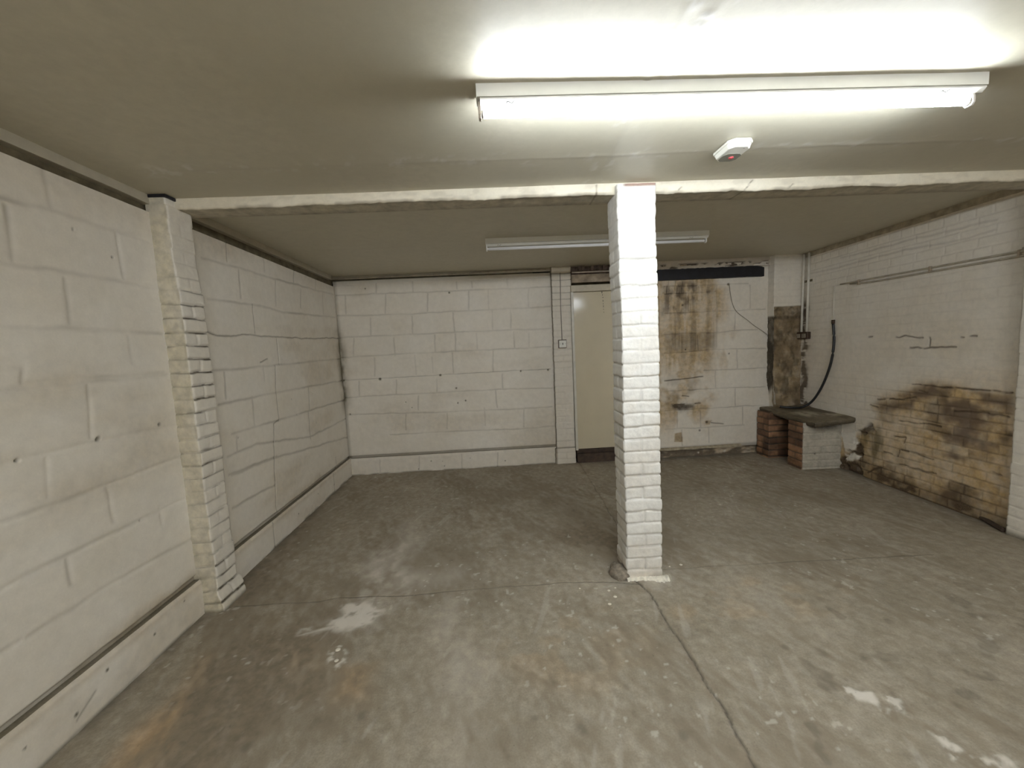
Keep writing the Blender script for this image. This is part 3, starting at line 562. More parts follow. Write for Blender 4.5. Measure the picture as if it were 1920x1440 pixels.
# ------------------------------------------------------------------ BRICK COLUMNS
def brick_column(name, corners, z0, z1, mat, closed=False, zph=.057, par=0, res=.005, bulge=.0045, offs=None, jam=1.0, grfun=None, round_=.005, smooth_above=9.9, cap=True, facejoint=None, wob=.0035, flat0=1.0):
    """brick pier: corners = plan outline (anticlockwise seen from above, outside on the right)"""
    pts, nrm, fid, loc, fln = [], [], [], [], []
    cs = [np.array(c, float) for c in corners]; n = len(cs)
    faces = [(i, (i+1) % n) for i in range(n if closed else n-1)]
    def fn(i):
        a, b = cs[faces[i][0]], cs[faces[i][1]]; d = (b-a)/np.linalg.norm(b-a); return np.array([d[1], -d[0]])
    for i, (a, b) in enumerate(faces):
        A, B = cs[a], cs[b]; Lf = np.linalg.norm(B-A); k = max(4, int(round(Lf/res)))
        for t in range(k):
            s = t/k; p = A+(B-A)*s; nn = fn(i)
            if t == 0 and (closed or i > 0): nn = fn(i)+fn(i-1)
            pts.append(p); nrm.append(nn); fid.append(i); loc.append(s*Lf); fln.append(Lf)
    if closed: pts.append(pts[0]); nrm.append(nrm[0]); fid.append(0); loc.append(0); fln.append(fln[0])
    else: pts.append(cs[-1]); nrm.append(fn(len(faces)-1)); fid.append(len(faces)-1); loc.append(fln[-1]); fln.append(fln[-1])
    pts, nrm, fid, loc, fln = map(np.array, (pts, nrm, fid, loc, fln))
    zs = axis((z0, z1, res))
    S, Z = np.meshgrid(np.arange(len(pts)), zs, indexing='ij')
    Pu = np.cumsum(np.r_[0, np.linalg.norm(np.diff(pts, axis=0), axis=1)]); PU = Pu[S]
    if closed: PU = PU % Pu[-1]
    F, Lc, Lf = fid[S], loc[S], fln[S]
    sd = hash(name) % 97 if False else sum(map(ord, name)) % 97
    wz = Z+(fbm(PU*12, Z*12, sd, 2)-.5)*wob*2
    row = np.floor((wz-zph)/.075).astype(int); rz = (wz-zph)/.075-row
    dz = np.minimum(rz, 1-rz)*.075
    two = ((row+F+par) % 2 == 0)
    pos = .5+(rnd(row, F, 2)-.5)*.06
    if facejoint is not None: pos = np.array(facejoint)[F]+(rnd(row, F, 2)-.5)*.05
    dj = np.where(two, abs(Lc+(fbm(PU*20, Z*20, sd+1, 2)-.5)*.006-pos*Lf), 9)
    jz = np.exp(-(dz/.0050)**2); jv = np.exp(-(dj/.0072)**2)
    am = jam*(1-.8*sstep(smooth_above, smooth_above+.25, Z)); am = am*(1-.6*sstep(.5, .75, fbm(PU*2, Z*3, sd+2)))
    j = np.maximum(jz, jv*.95)*am
    # pillow-shaped brick faces
    half = np.where(two & (Lc < pos*Lf), 0, 1)
    ro = (rnd(row*3+half, F, 4)-.5)*.005*np.clip(am, .2, 1)
    ce_ = np.minimum(Lc, Lf-Lc); iscorner = np.ones_like(ce_)
    if not closed: iscorner[(F == 0) & (Lc < Lf/2)] = 0; iscorner[(F == F.max()) & (Lc > Lf/2)] = 0
    h = ro*sstep(0, .01, ce_) - bulge*2*j - round_*np.exp(-ce_/.005)*iscorner + (fbm(PU*30, Z*30, sd+3, 3)-.5)*.004
    h += (rnd(row, row*0, 6)-.5)*.004
    h += bulge*np.exp(-((rz-.5)/.40)**6)*am*.6
    h = h*np.where(F == 0, flat0, 1)
    NX, NY = nrm[S, 0], nrm[S, 1]
    X = pts[S, 0]+NX*h; Y = pts[S, 1]+NY*h
    if offs is not None:
        ox, oy = offs(Z, F, Lc); X += ox; Y += oy
    under = np.clip(np.exp(-(((1-rz)*.075-.004)/.004)**2), 0, 1)*am     # dark line in the joint under each brick
    mk = masks(S.shape, .10*j)
    if grfun is not None: grfun(mk, PU, Z, F, Lc, j, row, rz, under)
    grids = [(np.stack([X, Y, Z], -1), mk, False)]
    me = grid_mesh(name, grids)
    bm = bmesh.new(); bm.from_mesh(me)
    bm.verts.ensure_lookup_table()
    nz = len(zs)
    if closed: bmesh.ops.remove_doubles(bm, verts=bm.verts[:], dist=1e-6)
    if cap and not closed:
        bm.verts.ensure_lookup_table()
        for k in (nz-1, 0):
            bm.faces.new([bm.verts[i*nz+k] for i in range(len(pts))])
    elif cap:
        tops = [vv for vv in bm.verts if abs(vv.co.z-zs[-1]) < 1e-6]
        c = Vector((sum(t.co.x for t in tops)/len(tops), sum(t.co.y for t in tops)/len(tops), 0))
        tops.sort(key=lambda t: math.atan2(t.co.y-c.y, t.co.x-c.x)); bm.faces.new(tops)
    bmesh.ops.recalc_face_normals(bm, faces=bm.faces[:])
    bm.to_mesh(me); bm.free()
    o = link(name, me, mat); return o

# free-standing pillar in the middle
def gr_pillar(mk, PU, Z, F, Lc, j, row, rz, under):
    mk[..., 0] = .42*under*sstep(.25, .6, fbm(PU*9, Z*9, 171))+.10*j+.5*sstep(.06, .0, Z)*sstep(.35, .6, fbm(PU*14, Z*14, 172))
    mk[..., 0] += sstep(.10, .0, Z)*.3*(F == 3)
    mk[..., 1] = .35*sstep(.16, .0, Z)+.12*sstep(.5, .7, fbm(PU*4, Z*4, 173))
    mk[..., 2] = .8*sstep(2.325, 2.335, Z)*(F == 0)*sstep(.02, .05, Lc)+.35*(F == 3)*sstep(.13, .06, Z)*sstep(.45, .6, fbm(PU*12, Z*12, 174))
def off_pillar(Z, F, Lc):
    ox = -.006*sstep(1.0, 2.3, Z)+.004*np.sin(Z*5); oy = .004*np.sin(Z*4+1)
    return ox, oy
X0, X1, Y0, Y1 = .738, .960, 2.268, 2.462
pil = brick_column('brick_pillar', [(X0, Y0), (X1, Y0), (X1, Y1), (X0, Y1)], -.01, 2.345, m_brickp, closed=True, zph=.057, par=0, res=.004, offs=off_pillar, grfun=gr_pillar, smooth_above=1.95, jam=1.0, bulge=.0032, round_=.004, wob=.006)
tag(pil, 'free-standing square white painted brick pillar in the middle of the room under the ceiling beam', 'pillar')

# left pier, toothed bricks against the left wall
def off_lp(Z, F, Lc):
    row = np.floor((Z-.060)/.075).astype(int)
    ox = -.020*sstep(1.5, 2.3, Z)+.026*sstep(.12, .02, Z)+(rnd(row, row*0+2, 9)-.5)*.010
    oy = .030*sstep(.14, .10, Z)*(F >= 1)*sstep(.0, .1, Lc+(F == 2)*1.)+(rnd(row, row*0+3, 10)-.5)*.016*(F == 2)
    return ox*np.where(F == 0, sstep(0, .10, Lc), 1), oy
def gr_lp(mk, PU, Z, F, Lc, j, row, rz, under):
    a = fbm(PU*9, Z*9, 181)
    mk[..., 0] = under*np.where(F == 0, .6, 1.3)*(.35+.9*sstep(.35, .55, a))*sstep(2.2, 1.6, Z)+.10*j+.7*sstep(.03, 0, Z)
    mk[..., 0] += (F == 0)*.3*sstep(1.12, 1.16, Z)*sstep(1.30, 1.24, Z)*sstep(.4, .6, a)
    mk[..., 1] = (F == 0)*(.62+.3*fbm(PU*3, Z*2, 182))+.10+.35*sstep(.10, 0, Z)  # olive stain on the front face also paints in its shade
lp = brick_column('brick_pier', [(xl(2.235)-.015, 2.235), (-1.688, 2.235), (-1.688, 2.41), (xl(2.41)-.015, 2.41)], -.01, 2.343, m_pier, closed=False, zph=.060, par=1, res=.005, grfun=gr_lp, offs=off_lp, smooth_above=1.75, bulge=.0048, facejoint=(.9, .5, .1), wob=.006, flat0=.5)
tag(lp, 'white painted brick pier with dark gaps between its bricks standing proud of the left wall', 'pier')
box_dark = box('pier_gap_shade', (-1.80, -1.70, 2.228, 2.36, 2.3425, 2.358), m_navy, bevel=.001)  # black strip stands in for the shade of the gap above the pier
tag(box_dark, 'black strip painting the shade in the gap above the left wall brick pier', 'gap shade')

# right pier
def gr_rp(mk, PU, Z, F, Lc, j, row, rz, under):
    a = fbm(PU*5, Z*5, 191)
    mk[..., 0] = .75*under*sstep(.5, .6, a)*sstep(1.3, .9, Z)+.12*j+.8*sstep(.05, 0, Z)
    mk[..., 1] = .12+.25*sstep(.1, 0, Z)
def off_rp(Z, F, Lc): return -.012*sstep(.9, 2.2, Z)+0*Z, 0*Z
rp_ = brick_column('brick_pier', [(xr(2.49)+.02, 2.49), (3.492, 2.49), (3.492, 2.26), (xr(2.26)+.02, 2.26)], -.01, 2.37, m_pier, closed=False, zph=.060, par=0, res=.006, grfun=gr_rp, offs=off_rp, jam=.5, bulge=.004, smooth_above=1.2)
tag(rp_, 'white painted brick pier on the right wall, beside the large brown damp stain', 'pier')

# back pier beside the door
def gr_bp(mk, PU, Z, F, Lc, j, row, rz, under):
    mk[..., 0] = .8*under*(F == 1)*(sstep(1.85, 1.95, Z)+sstep(.36, .32, Z)*sstep(.2, .26, Z)*.9+.25*sstep(.5, .6, fbm(PU*4, Z*3, 201)))+.08*j+.8*(F == 0)  # left side face darkened to paint the shadow line against the wall
    mk[..., 0] += .75*sstep(.012, .0, abs(Z-.197))+.35*sstep(2.26, 2.3, Z)*sstep(2.33, 2.31, Z)
    mk[..., 1] = .08
def off_bp(Z, F, Lc):
    t = sstep(.20, .185, Z); row = 0
    return np.where(F == 1, 0, 0)+(-.018*t*(F == 0)+.004*t*(F == 2))-.004*sstep(1., 2.2, Z)*0+(.706-.690)*(Z/2.3-1)*1.0, -.022*t*(F == 1)-.014*sstep(2.31, 2.33, Z)*(F == 1)
bp = brick_column('brick_pier', [(.708, D+.01), (.708, 4.73), (.942, 4.73), (.942, D+.06)], -.01, HB+.01, m_block, closed=False, zph=.060, par=1, res=.005, grfun=gr_bp, offs=off_bp, jam=.55, bulge=.003, cap=False)
tag(bp, 'narrow white brick pier on the back wall left of the cream door, with light switch', 'pier')

# corner pier with broken foot
def gr_cp(mk, PU, Z, F, Lc, j, row, rz, under):
    a = fbm(PU*8, Z*6, 211, 4)
    e = sstep(1.795, 1.780, Z+.010*(fbm(PU*20, Z*0, 212)-.5))
    fr_ = (F == 1)*e
    sd_ = (F == 0)*sstep(1.70, 1.66, Z-.8*(Lc-.08)*0)*sstep(.68, .80, Z-(Lc)*.9)
    mk[..., 1] = .1+.95*fr_+.6*sd_
    mk[..., 2] = fr_*(.35+.55*sstep(.35, .6, a))
    mk[..., 0] = sd_*(1.0-.25*sstep(.5, .65, a))+fr_*(.55*sstep(.48, .70, fbm(PU*14, Z*9, 213, 4))+.5*np.exp(-((Z-1.66)/.02)**2)+.6*sstep(.025, 0, Lc)*sstep(.4, .6, a))+.06*j
def off_cp(Z, F, Lc):
    e = sstep(1.795, 1.785, Z)*sstep(.60, .66, Z)
    a = (fbm(Lc*14+F*3, Z*14, 214, 3)-.5)
    ox = (F == 0)*sstep(1.70, 1.64, Z)*sstep(.66, .80, Z)*(.022*a)
    return ox+.035*sstep(.95, .62, Z)*(F == 0), e*(.018+.03*a)*(F == 1)
cpier = brick_column('brick_pier', [(3.315, DR+.02), (3.322, 4.57), (3.69, 4.57)], -.01, HB+.01, m_corner, closed=False, zph=.035, par=0, res=.006, grfun=gr_cp, offs=off_cp, jam=.45, bulge=.003, cap=False)
tag(cpier, 'corner brick pier behind the stone bench, white above and broken bare brown brick below', 'pier')

# ------------------------------------------------------------------ DOOR in the back wall
door = root('door_1', (.94, 4.72, 0), None, None); tag(door, kind='structure')
bm = bmesh.new(); add_box(bm, .0, .93, .0, .035, .172, 2.078)
dp = bm_obj('door_panel', bm, m_cream, door, bevel=.003)
bm = bmesh.new(); add_box(bm, -.01, .96, -.03, .05, 2.082, 2.158); bm_obj('door_head', bm, plain('cream_frame', (.50, .45, .34), .45, var=.12), door, bevel=.004)
bm = bmesh.new(); add_box(bm, -.012, .018, -.02, .05, .16, 2.082); add_box(bm, -.012, .024, .0, .03, .16, 2.082); bm_obj('door_jamb', bm, plain('pale_frame', (.62, .60, .52), .4, var=.1), door, bevel=.003)
bm = bmesh.new(); add_box(bm, .93, .97, -.04, .05, .0, 2.158); bm_obj('door_jamb', bm, plain('pale_frame_b', (.62, .60, .56), .5, var=.1), door, bevel=.003)
bm = bmesh.new()
for (a, b, s1, s2) in ((.367, 2.066, .004, .012), (.372, 2.035, .003, .006), (.377, 2.005, .005, .004), (.377, 1.965, .003, .010), (.378, 1.93, .003, .006), (.380, 1.90, .0025, .012), (.381, 1.865, .003, .004), (.383, 1.83, .002, .006)):
    add_box(bm, a-s1, a+s1, -.002, .0005, b-s2, b+s2)
bm_obj('scuff_mark', bm, m_ink, door)
o = box('timber_board', (.945, 1.90, 4.695, 4.76, 2.188, 2.282), m_boardm, bevel=.004)
tag(o, 'weathered brown timber board fixed across the top of the cream door', 'board')
bm = bmesh.new(); add_box(bm, .945, 1.90, 4.735, 4.80, -.01, .165); tag(bm_obj('trim_8', bm, m_sill, bevel=.004), kind='structure')
o = box('door_sill', (.944, 1.90, 4.70, 4.76, -.005, .115), m_sill, bevel=.006); tag(o, 'dark red-brown timber sill board on the floor under the cream door', 'sill')
bm = bmesh.new()
for k in range(26):
    x = .96+k*.037; a = rnd(k, 9); b = rnd(k, 11)
    if a > .38: add_box(bm, x, x+.02+.02*b, 4.72, 4.78, 2.345-.03*b, 2.40)
add_box(bm, .945, 1.9, 4.76, 4.79, 2.28, 2.40)
tag(bm_obj('trim_9', bm, plain('broken_mortar', (.17, .13, .11), .9, var=.5, bump=.6), bevel=.004), kind='structure')

# navy steel lintel over the damp bay
bm = bmesh.new(); rows = []
for k, x in enumerate(np.arange(1.86, 3.27, .03)):
    a = (rnd(k, 21)-.5)*.006; t = sstep(3.16, 3.25, x)*.035*(.5+rnd(k, 22))
    rows.append([bm.verts.new(q) for q in ((x, 4.70, 2.163), (x, 4.632, 2.163+a), (x, 4.632, 2.288+a-t), (x, 4.70, 2.288))])
for a, b in zip(rows[:-1], rows[1:]):
    for i in range(4): bm.faces.new((a[i], a[(i+1) % 4], b[(i+1) % 4], b[i]))
bm.faces.new(rows[0]); bm.faces.new(rows[-1][::-1])
o = bm_obj('steel_lintel', bm, m_navy, bevel=.003); tag(o, 'near-black steel lintel across the top of the damp stained bay behind the pillar', 'lintel')
# crumbling mortar band above lintel
u = axis((1.88, 3.32, .006)); v = axis((2.28, HB+.01, .006)); U, V = np.meshgrid(u, v, indexing='ij')
ho = sstep(.50, .60, fbm(U*9, V*26, 221, 3))*sstep(2.29, 2.30, V)*sstep(2.355, 2.34, V)
h = -.03*ho+(fbm(U*20, V*20, 222)-.5)*.01
tag(link('trim_10', grid_mesh('trim_10', [(np.stack([U, 4.650-h, V], -1), masks(U.shape, .95*ho, .35, .25), False)]), m_backr), kind='structure')

# ------------------------------------------------------------------ FLUORESCENT LIGHTS
def make_lamp(x0, x1, y, ztop, lit, label):
    t = root('fluorescent_light', ((x0+x1)/2, y, ztop), label, 'light', None)
    hx = (x1-x0)/2
    bm = bmesh.new()
    prism_x(bm, [(-.030, .002), (-.030, -.041), (.030, -.041), (.030, .002)], -hx, hx)
    bm_obj('mounting_channel', bm, m_metal, t, bevel=.0015)
    bm = bmesh.new()
    prism_x(bm, [(-.029, -.0435), (-.027, -.049), (-.014, -.060), (.014, -.060), (.027, -.049), (.029, -.0435)], -hx+.012, hx-.004)
    cov = bm_obj('cover', bm, m_metal if lit else m_metal, t, bevel=.0012)
    for s, xx in ((-1, -hx+.115), (1, hx-.155)):   # a small zigzag printed near each end
        bm = bmesh.new(); zz_ = [(-.016, 0.), (-.008, .5), (0., .25), (.008, .1), (.016, .8)]
        P_ = [(xx+a, -.0272+.0115*(1-b), -.0497-.0093*(1-b)) for a, b in zz_]
        tube(bm, P_, .0012, 5); bm_obj('printed_mark', bm, m_ink, cov)
    a = .035 if lit else .02
    bm = bmesh.new(); tube(bm, [(-hx+.022, 0, -.081), (hx-a-.012, 0, -.081)], .0135, 24)
    tb = bm_obj('lamp_tube', bm, (m_lit if y > 0 else m_litfill) if lit else m_tubeoff, t, smooth=True)
    for s in (-1, 1):
        xa = -hx+.022 if s < 0 else hx-a-.012
        bm = bmesh.new(); tube(bm, [(xa-.0, 0, -.081), (xa+s*.007, 0, -.081)], .0138, 20)
        bm_obj('end_cap', bm, m_brass, tb, smooth=False)
        bm = bmesh.new()
        prism_x(bm, [(-.012, -.045), (.012, -.045), (.0165, -.075), (.0165, -.090), (.010, -.100), (-.010, -.100), (-.0165, -.090), (-.0165, -.075)], xa+s*.0075, xa+s*.0175)
        bm_obj('lampholder', bm, (m_cap if s < 0 and lit else m_capw), t, bevel=.002)
    return t
make_lamp(-.021, 1.811, 1.450, HF, True, 'lit fluorescent strip light fixed to the ceiling in front of the beam')
make_lamp(-.021, 1.811, -1.15, HF, True, 'added fill strip light on the near ceiling, unseen behind the viewpoint')  # added fill lamp, out of view, lifts the overall light
make_lamp(-.021, 1.811, -3.0, HF, True, 'added fill strip light, unseen furthest behind the viewpoint, near the front wall')  # second added fill lamp, out of view, evens the light
make_lamp(-.038, 1.889, 3.430, HB, False, 'unlit fluorescent strip light on the rear ceiling, passing behind the pillar')

# ------------------------------------------------------------------ SMOKE DETECTOR
sd = root('smoke_detector', (1.170, 1.905, HF-.001), 'white ceiling detector with a small red lens, between the lit tube and the beam', 'smoke detector')
def octo(bm, hx, hy, c, z0, z1, sh=0.0, hx2=None, hy2=None):
    a = [(-hx+c, -hy), (hx-c, -hy), (hx, -hy+c), (hx, hy-c), (hx-c, hy), (-hx+c, hy), (-hx, hy-c), (-hx, -hy+c)]
    k = (hx2 or hx)/hx; k2 = (hy2 or hy)/hy
    A = [bm.verts.new((x, y, z0)) for x, y in a]; B = [bm.verts.new((x*k, y*k2+sh, z1)) for x, y in a]
    bm.faces.new(A); bm.faces.new(B[::-1])
    for i in range(8): bm.faces.new((A[i], A[(i+1) % 8], B[(i+1) % 8], B[i]))
bm = bmesh.new(); octo(bm, .060, .084, .024, 0, -.012); bm_obj('mounting_base', bm, m_white, sd, bevel=.003)
bm = bmesh.new(); octo(bm, .057, .080, .024, -.012, -.034, .0, .050, .073); bm_obj('cover', bm, m_white, sd, bevel=.004, seg=3)
bm = bmesh.new(); octo(bm, .044, .040, .018, -.034, -.036, .0); o = bm_obj('sensor_window', bm, m_greyl, sd, bevel=.001); o.location = (.004, .030, 0)
bm = bmesh.new(); bmesh.ops.create_uvsphere(bm, u_segments=16, v_segments=8, radius=.012); o = bm_obj('indicator_lens', bm, m_red, sd, smooth=True); o.location = (.010, .028, -.036); o.scale = (1, 1, .5)
o = box('fixing_screw', (.016, .022, -.062, -.056, -.0355, -.033), m_greyl, sd, bevel=.001)

# ------------------------------------------------------------------ LIGHT SWITCH + its wire, back pier
ls = root('light_switch', (.808, 4.726, 1.476), 'square white light switch on the narrow pier left of the cream door', 'light switch')
bm = bmesh.new(); add_box(bm, -.048, .048, -.034, .003, -.05, .05); bm_obj('back_box', bm, plain('dark_box_edge', (.14, .10, .075), .5), ls, bevel=.004)
bm = bmesh.new(); add_box(bm, -.043, .043, -.040, -.034, -.044, .040); pl_ = bm_obj('faceplate', bm, m_white, ls, bevel=.003)
bm = bmesh.new(); add_box(bm, -.006, .006, -.046, -.040, -.012, .012); bm_obj('rocker', bm, m_greyl, pl_, bevel=.002)
for s in (-1, 1):
    bm = bmesh.new(); add_box(bm, s*.03-.003, s*.03+.003, -.0415, -.040, -.003, .003); bm_obj('screw', bm, m_greyl, pl_)
bm = bmesh.new(); tube(bm, [(.808, 4.728, 1.527), (.806, 4.728, 1.94), (.812, 4.728, 2.20), (.812, 4.728, 2.375)], .0045, 8)
o = bm_obj('switch_cable', bm, plain('grey_cable', (.20, .18, .15), .5), smooth=True); tag(o, 'thin grey cable running down the narrow back pier to the light switch', 'cable')

# conduit along the top of the back wall
bm = bmesh.new(); tube(bm, [(x, D-.028+.004*math.sin(x*7), 2.368-.010*(x < -.2)+.002*math.sin(x*5)) for x in np.arange(-1.83, .70, .08)], .008, 10)
o = bm_obj('conduit', bm, plain('grimy_conduit', (.36, .32, .25), .5, var=.3), smooth=True); tag(o, 'thin horizontal conduit along the top of the back wall, left of the narrow pier', 'conduit')
bm = bmesh.new(); tube(bm, [(x, 4.685, 2.306) for x in np.arange(.948, 1.95, .1)], .009, 10)
o = bm_obj('conduit', bm, plain('pale_conduit', (.62, .58, .55), .45, var=.2), smooth=True); tag(o, 'pale horizontal pipe above the cream door', 'conduit')

# vertical pipes and socket in the right-hand corner
nx = -1
for k, (ya, yb, lb) in enumerate(((4.555, 4.535, 'vertical white conduit nearer the corner, running down to the brown socket'), (4.470, 4.455, 'vertical white conduit further from the corner, running down to the brown socket'))):
    bm = bmesh.new(); tube(bm, [(xr(yb)-.022, yb, HB-.005), (xr(yb)-.020, yb*.4+ya*.6, 1.95), (xr(ya)-.022, ya, 1.48)], .0125, 14)
    c = bm_obj('conduit', bm, m_pipe, smooth=True); tag(c, lb, 'conduit', None)
    bm = bmesh.new(); add_box(bm, xr(yb)-.012, xr(yb)+.004, yb-.032, yb+.032, 2.05, 2.075); bm_obj('pipe_clip', bm, m_dark, c, bevel=.002)
so = root('socket_outlet', (xr(4.53)-.0, 4.53, 1.435), 'dark brown double socket on the right wall at the foot of the white conduits', 'socket')
bm = bmesh.new(); add_box(bm, -.045, .004, -.093, .093, -.042, .042); bb_ = bm_obj('back_box', bm, m_brown, so, bevel=.008, seg=3)
for yy_ in (-.042, .042):
    bm = bmesh.new(); add_box(bm, -.0495, -.045, yy_-.030, yy_+.030, -.026, .022); bm_obj('socket_face', bm, plain('aged_socket_face', (.30, .26, .20), .45, var=.3), so, bevel=.004)
    bm = bmesh.new()
    for a, b in ((0, .008), (-.011, -.010), (.011, -.010)): add_box(bm, -.0505, -.0495, yy_+a-.003, yy_+a+.003, b-.004, b+.004)
    bm_obj('pin_slot', bm, m_ink, so)

# loose black cable hanging to the bench
hp = [(xr(4.10)-.018, 4.095, 1.555), (xr(4.08)-.020, 4.075, 1.36), (xr(4.09)-.03, 4.095, 1.13), (xr(4.14)-.055, 4.17, .88), (xr(4.2)-.10, 4.25, .70), (xr(4.3)-.17, 4.31, .622), (3.43, 4.40, .603), (3.33, 4.47, .610)]
hs = root('hanging_cable', hp[0], 'thick black cable hanging down the right wall and curling onto the stone bench', 'cable')
bm = bmesh.new(); tube(bm, [tuple(Vector(p)-Vector(hp[0])) for p in smooth_path(hp, 8)], .0125, 12); bm_obj('cable_sheath', bm, m_black, hs, smooth=True)
bm = bmesh.new(); tube(bm, [(0, 0, -.005), (0, 0, .035)], .016, 12); bm_obj('cable_gland', bm, m_brown, hs, smooth=True)
bm = bmesh.new(); tube(bm, [(xr(4.11)-.004, 4.11, 1.575), (xr(4.11)-.006, 4.11, 1.95)], .004, 8)
o = bm_obj('cable_capping', bm, m_pipe, smooth=True); tag(o, 'thin white painted strip running up the right wall above the black cable', 'cable')

# twin conduit along the right wall
for k, dz in ((0, 0), (1, -.026)):
    y1 = 4.02-(k*.12); pts = [(xr(y)-.012, y, 1.952-.014*(4.0-y)/1.6+dz*sstep(4.1, 3.6, y)-(.006 if k else 0)) for y in np.arange(y1, 2.49, -.10)]
    pts.append((xr(2.50)-.012, 2.50, pts[-1][2])); pts += [(3.462, 2.478, pts[-1][2]+.004), (3.460, 2.10, pts[-1][2]+.022)]
    bm = bmesh.new(); tube(bm, pts, .0075, 10)
    c = bm_obj('conduit', bm, m_rail, smooth=True)
    tag(c, ('upper' if k == 0 else 'lower')+' of the two thin pipes running side by side along the right wall', 'conduit')
    if k == 0:
        for y in (3.80, 3.13, 2.56):
            bm = bmesh.new(); zc = 1.952-.014*(4.0-y)/1.6-.014; add_box(bm, xr(y)-.023, xr(y)+.004, y-.007, y+.007, zc-.024, zc+.026); bm_obj('pipe_clip', bm, m_boardm, c, bevel=.003)

# thin loose wire on the damp bay
bm = bmesh.new(); tube(bm, [(p[0], 4.662-.01*math.sin(i*.5), p[1]) for i, p in enumerate(smooth_path([(a, b) for a, b in RWIRE[0]], 6))], .0028, 8)
o = bm_obj('loose_wire', bm, plain('wire_grey', (.20, .175, .13), .5), smooth=True); tag(o, 'thin grey wire drooping across the stained back wall bay towards the corner pier', 'wire')

# ------------------------------------------------------------------ STONE BENCH
bench = root('stone_bench', (3.3, 4.2, 0), 'low stone slab bench on two brick supports in the right-hand back corner', 'bench')
def gr_raw(mk, PU, Z, F, Lc, j, row, rz, under):
    mk[..., 3] = .95*j; mk[..., 1] = rnd(row, F*3+(Lc > .11), 7); mk[..., 0] = .8*under+.5*sstep(.5, .7, fbm(PU*6, Z*6, 231)); mk[..., 2] = 0
def gr_front(mk, PU, Z, F, Lc, j, row, rz, under):
    w_ = (F == 1)*sstep(.0, .012, Lc)
    mk[..., 2] = .95*w_; mk[..., 3] = .9*j*(1-w_); mk[..., 1] = rnd(row, F, 7)*(1-w_); mk[..., 0] = .8*under*(1-w_)+.4*(1-w_)*sstep(.5, .7, fbm(PU*6, Z*6, 232))
    mk[..., 0] += w_*(.9*np.exp(-((Lc-.14)/.008)**2-((Z-.17)/.010)**2)+.5*sstep(.30, .5, Lc)*sstep(.4, .6, fbm(PU*6, Z*6, 233))+.75*np.exp(-((Lc-.24)/.13)**4)*sstep(.405, .47, Z+.02*fbm(PU*9, Z*9, 234)))
rs = brick_column('rear_support', [(3.19, 4.66), (3.19, 4.45), (xr(4.45)+.01, 4.45)], -.01, .552, m_rawbrick, zph=.02, par=0, res=.006, grfun=gr_raw, jam=1.0, bulge=.006, cap=False)
fs_ = brick_column('front_support', [(3.235, 4.20), (3.225, 3.985), (xr(3.985)+.01, 3.965)], -.01, .512, m_rawbrick, zph=.02, par=1, res=.006, grfun=gr_front, jam=.8, bulge=.004, cap=False)
for o in (rs, fs_):
    o.parent = bench; o.matrix_parent_inverse = Matrix.Translation((-3.3, -4.2, 0))
rs['label'] = 'bare red brick rear support'; fs_['label'] = 'front support with white rendered face'
# slab: tilted slightly, thick ragged edges
c00, c10, c11, c01 = np.array((3.265, 3.872, .535)), np.array((xr(3.80)+.0, 3.80, .585)), np.array((xr(4.64), 4.56, .600)), np.array((3.225, 4.672, .585))
n_ = 46; a = np.linspace(0, 1, n_)
A, B = np.meshgrid(a, a, indexing='ij')
def slab_pts(A, B): return (1-A)[..., None]*(1-B)[..., None]*c00+A[..., None]*(1-B)[..., None]*c10+A[..., None]*B[..., None]*c11+(1-A)[..., None]*B[..., None]*c01
T = slab_pts(A, B); T[..., 2] += (fbm(A*6, B*8, 241, 4)-.5)*.006-.006*sstep(.06, 0, np.minimum(A, B))
T[0, :, 0] += (fbm(A[0], B[0]*12, 242, 3)-.5)*.02; T[:, 0, 1] += (fbm(A[:, 0]*10, B[:, 0], 243, 3)-.5)*.02
dust = sstep(.5, .68, fbm(A*3+.4, B*4, 244, 4))*sstep(.08, .3, A)*sstep(.1, .25, B)*.8
dust = np.maximum(dust, .85*np.exp(-(((A-.42)/.28)**2+((B-.42)/.20)**2)**2)*sstep(.3, .5, fbm(A*7, B*7, 245)))
grids = [(T, masks(A.shape, .35*sstep(.5, .7, fbm(A*8, B*8, 246)), 0, 0, dust), False)]
def side(edge, out):
    ts = np.linspace(0, 1, 9)[None, :, None]; E = edge[:, None, :]+np.array([0, 0, -.052])*ts
    k = np.arange(len(edge))[:, None]*.2; r_s = (fbm(k+0*ts[..., 0], ts[..., 0]*4+k*0, 247, 3)-.5)*.010
    prof = .003*np.sin(ts[..., 0]*math.pi)-.012*ts[..., 0]**3
    E = E+np.array(out)[None, None, :]*((r_s+prof)*sstep(0, .2, ts[..., 0]))[..., None]
    return (E, masks(E.shape[:2], .35+.45*ts[..., 0]*np.ones((len(edge), 1)), 0, 0, 0))
for edge, out, fl2 in ((T[0, :], (-1, 0, 0), True), (T[:, 0], (0, -1, 0), False)):
    E, mk = side(edge, out); grids.append((E, mk, fl2))
Bt = slab_pts(A, B); Bt[..., 2] -= .049; grids.append((Bt, masks(A.shape, .7), True))
me = grid_mesh('slab', grids); bm = bmesh.new(); bm.from_mesh(me); bmesh.ops.recalc_face_normals(bm, faces=bm.faces[:]); bm.to_mesh(me); bm.free()
sl = link('slab', me, m_slab, bench)
for p_ in me.polygons: p_.use_smooth = p_.normal.z > .8
if True: sl.matrix_parent_inverse = Matrix.Translation((-3.3, -4.2, 0)); sl['label'] = 'grey-brown stone slab top with pale dust'

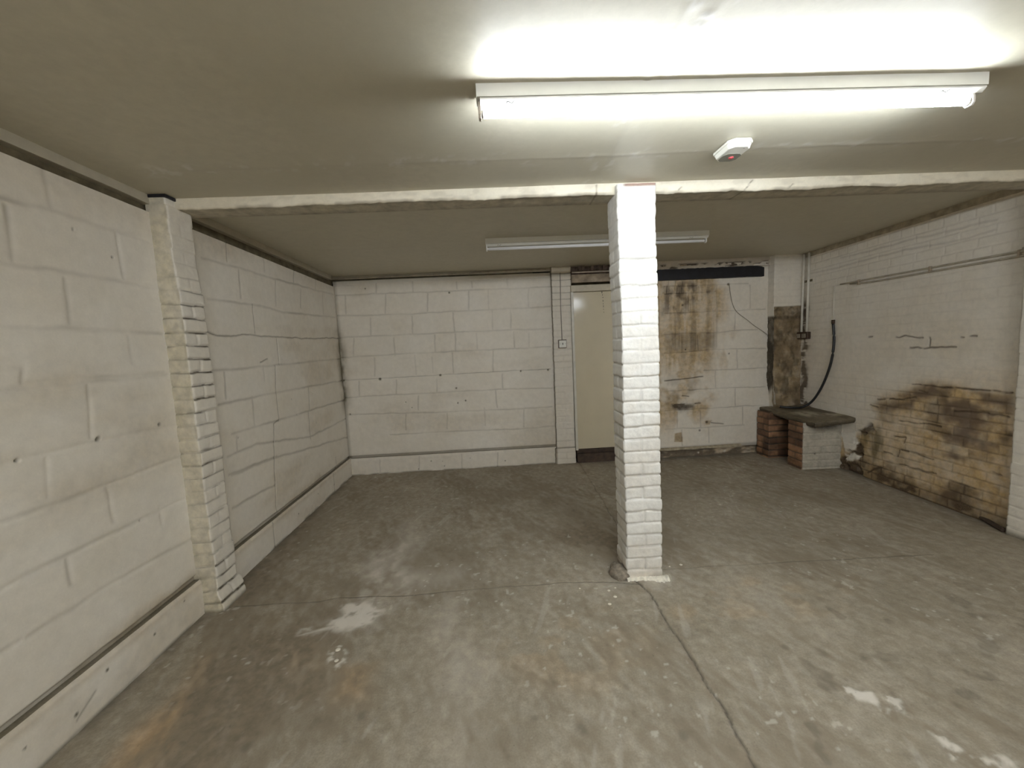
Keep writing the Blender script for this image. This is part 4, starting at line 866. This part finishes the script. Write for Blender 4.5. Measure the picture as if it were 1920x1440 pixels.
# ------------------------------------------------------------------ FLOOR DEBRIS
rr = random.Random(5)
bm = bmesh.new(); bmesh.ops.create_icosphere(bm, subdivisions=4, radius=1)
for vv in bm.verts:
    c = vv.co; nz = fbm(np.array([c.x*2.2+5]), np.array([c.y*2.2+c.z]), 251, 4)[0]
    vv.co = Vector((c.x*(.05+.03*nz), c.y*(.065+.035*nz), max(c.z, -.1)*(.035+.045*nz)))
o = bm_obj('rubble_heap', bm, m_rubble, smooth=True); o.location = (.712, 2.335, .004)
tag(o, 'small heap of dark crumbled mortar on the floor at the left foot of the pillar', 'rubble')
bm = bmesh.new()
xs = np.linspace(.735, .99, 60); rows = []
for k, x in enumerate(xs):
    t = k/59; w_ = (.012+.028*sstep(.5, .9, t)*(1-.6*sstep(.93, 1, t)))*(.6+.8*rnd(k//3, 41)); y = 2.262-.012*t+(fbm(np.array([x*30]), np.array([0.]), 252)[0]-.5)*.02
    rows.append([bm.verts.new(q) for q in ((x, y-w_, .0), (x, y-w_*.6, .010), (x, y, .016+.006*rnd(k, 42)), (x, y+.03, .008))])
for a, b in zip(rows[:-1], rows[1:]):
    for i in range(3): bm.faces.new((a[i], a[i+1], b[i+1], b[i]))
o = bm_obj('plaster_spill', bm, m_plaster, smooth=True); tag(o, 'line of white plaster crumbs on the floor along the front foot of the pillar', 'plaster')
bm = bmesh.new(); d_ = Vector((3.505-3.612, 2.515-2.78, 0)); tube(bm, [(3.612, 2.80, .016), (3.59, 2.70, .018), (3.50, 2.505, .016)], [.012, .017, .016], 6)
o = bm_obj('timber_offcut', bm, m_sill); tag(o, 'dark wooden offcut lying on the floor against the right wall beside the pier', 'timber')
# loose plaster crumbs on the floor
k = 0
for (x, y, s) in ((.595, 2.17, .007), (.615, 2.11, .008), (.565, 2.05, .008), (.64, 2.19, .005), (1.13, 2.38, .008), (1.05, 2.37, .005), (.43, 2.21, .005), (-.86, 1.86, .010), (-.84, 1.79, .008)):
    bm = bmesh.new(); bmesh.ops.create_icosphere(bm, subdivisions=2, radius=s)
    for vv in bm.verts: vv.co = Vector((vv.co.x*(1+.5*rr.random()), vv.co.y*(1+.3*rr.random()), vv.co.z*.45))
    o = bm_obj('plaster_crumb', bm, m_plaster, smooth=False); o.location = (x, y, .006)
    if x < 0: tag(o, 'tiny white crumb lying on the concrete near the white floor patch', 'crumb', 'crumbs by the floor patch')
    elif x > .95: tag(o, 'tiny white plaster crumb on the concrete just right of the pillar foot', 'crumb', 'crumbs right of the pillar')
    else: tag(o, 'tiny white plaster crumb on the concrete in front and left of the pillar foot', 'crumb', 'crumbs left of the pillar')
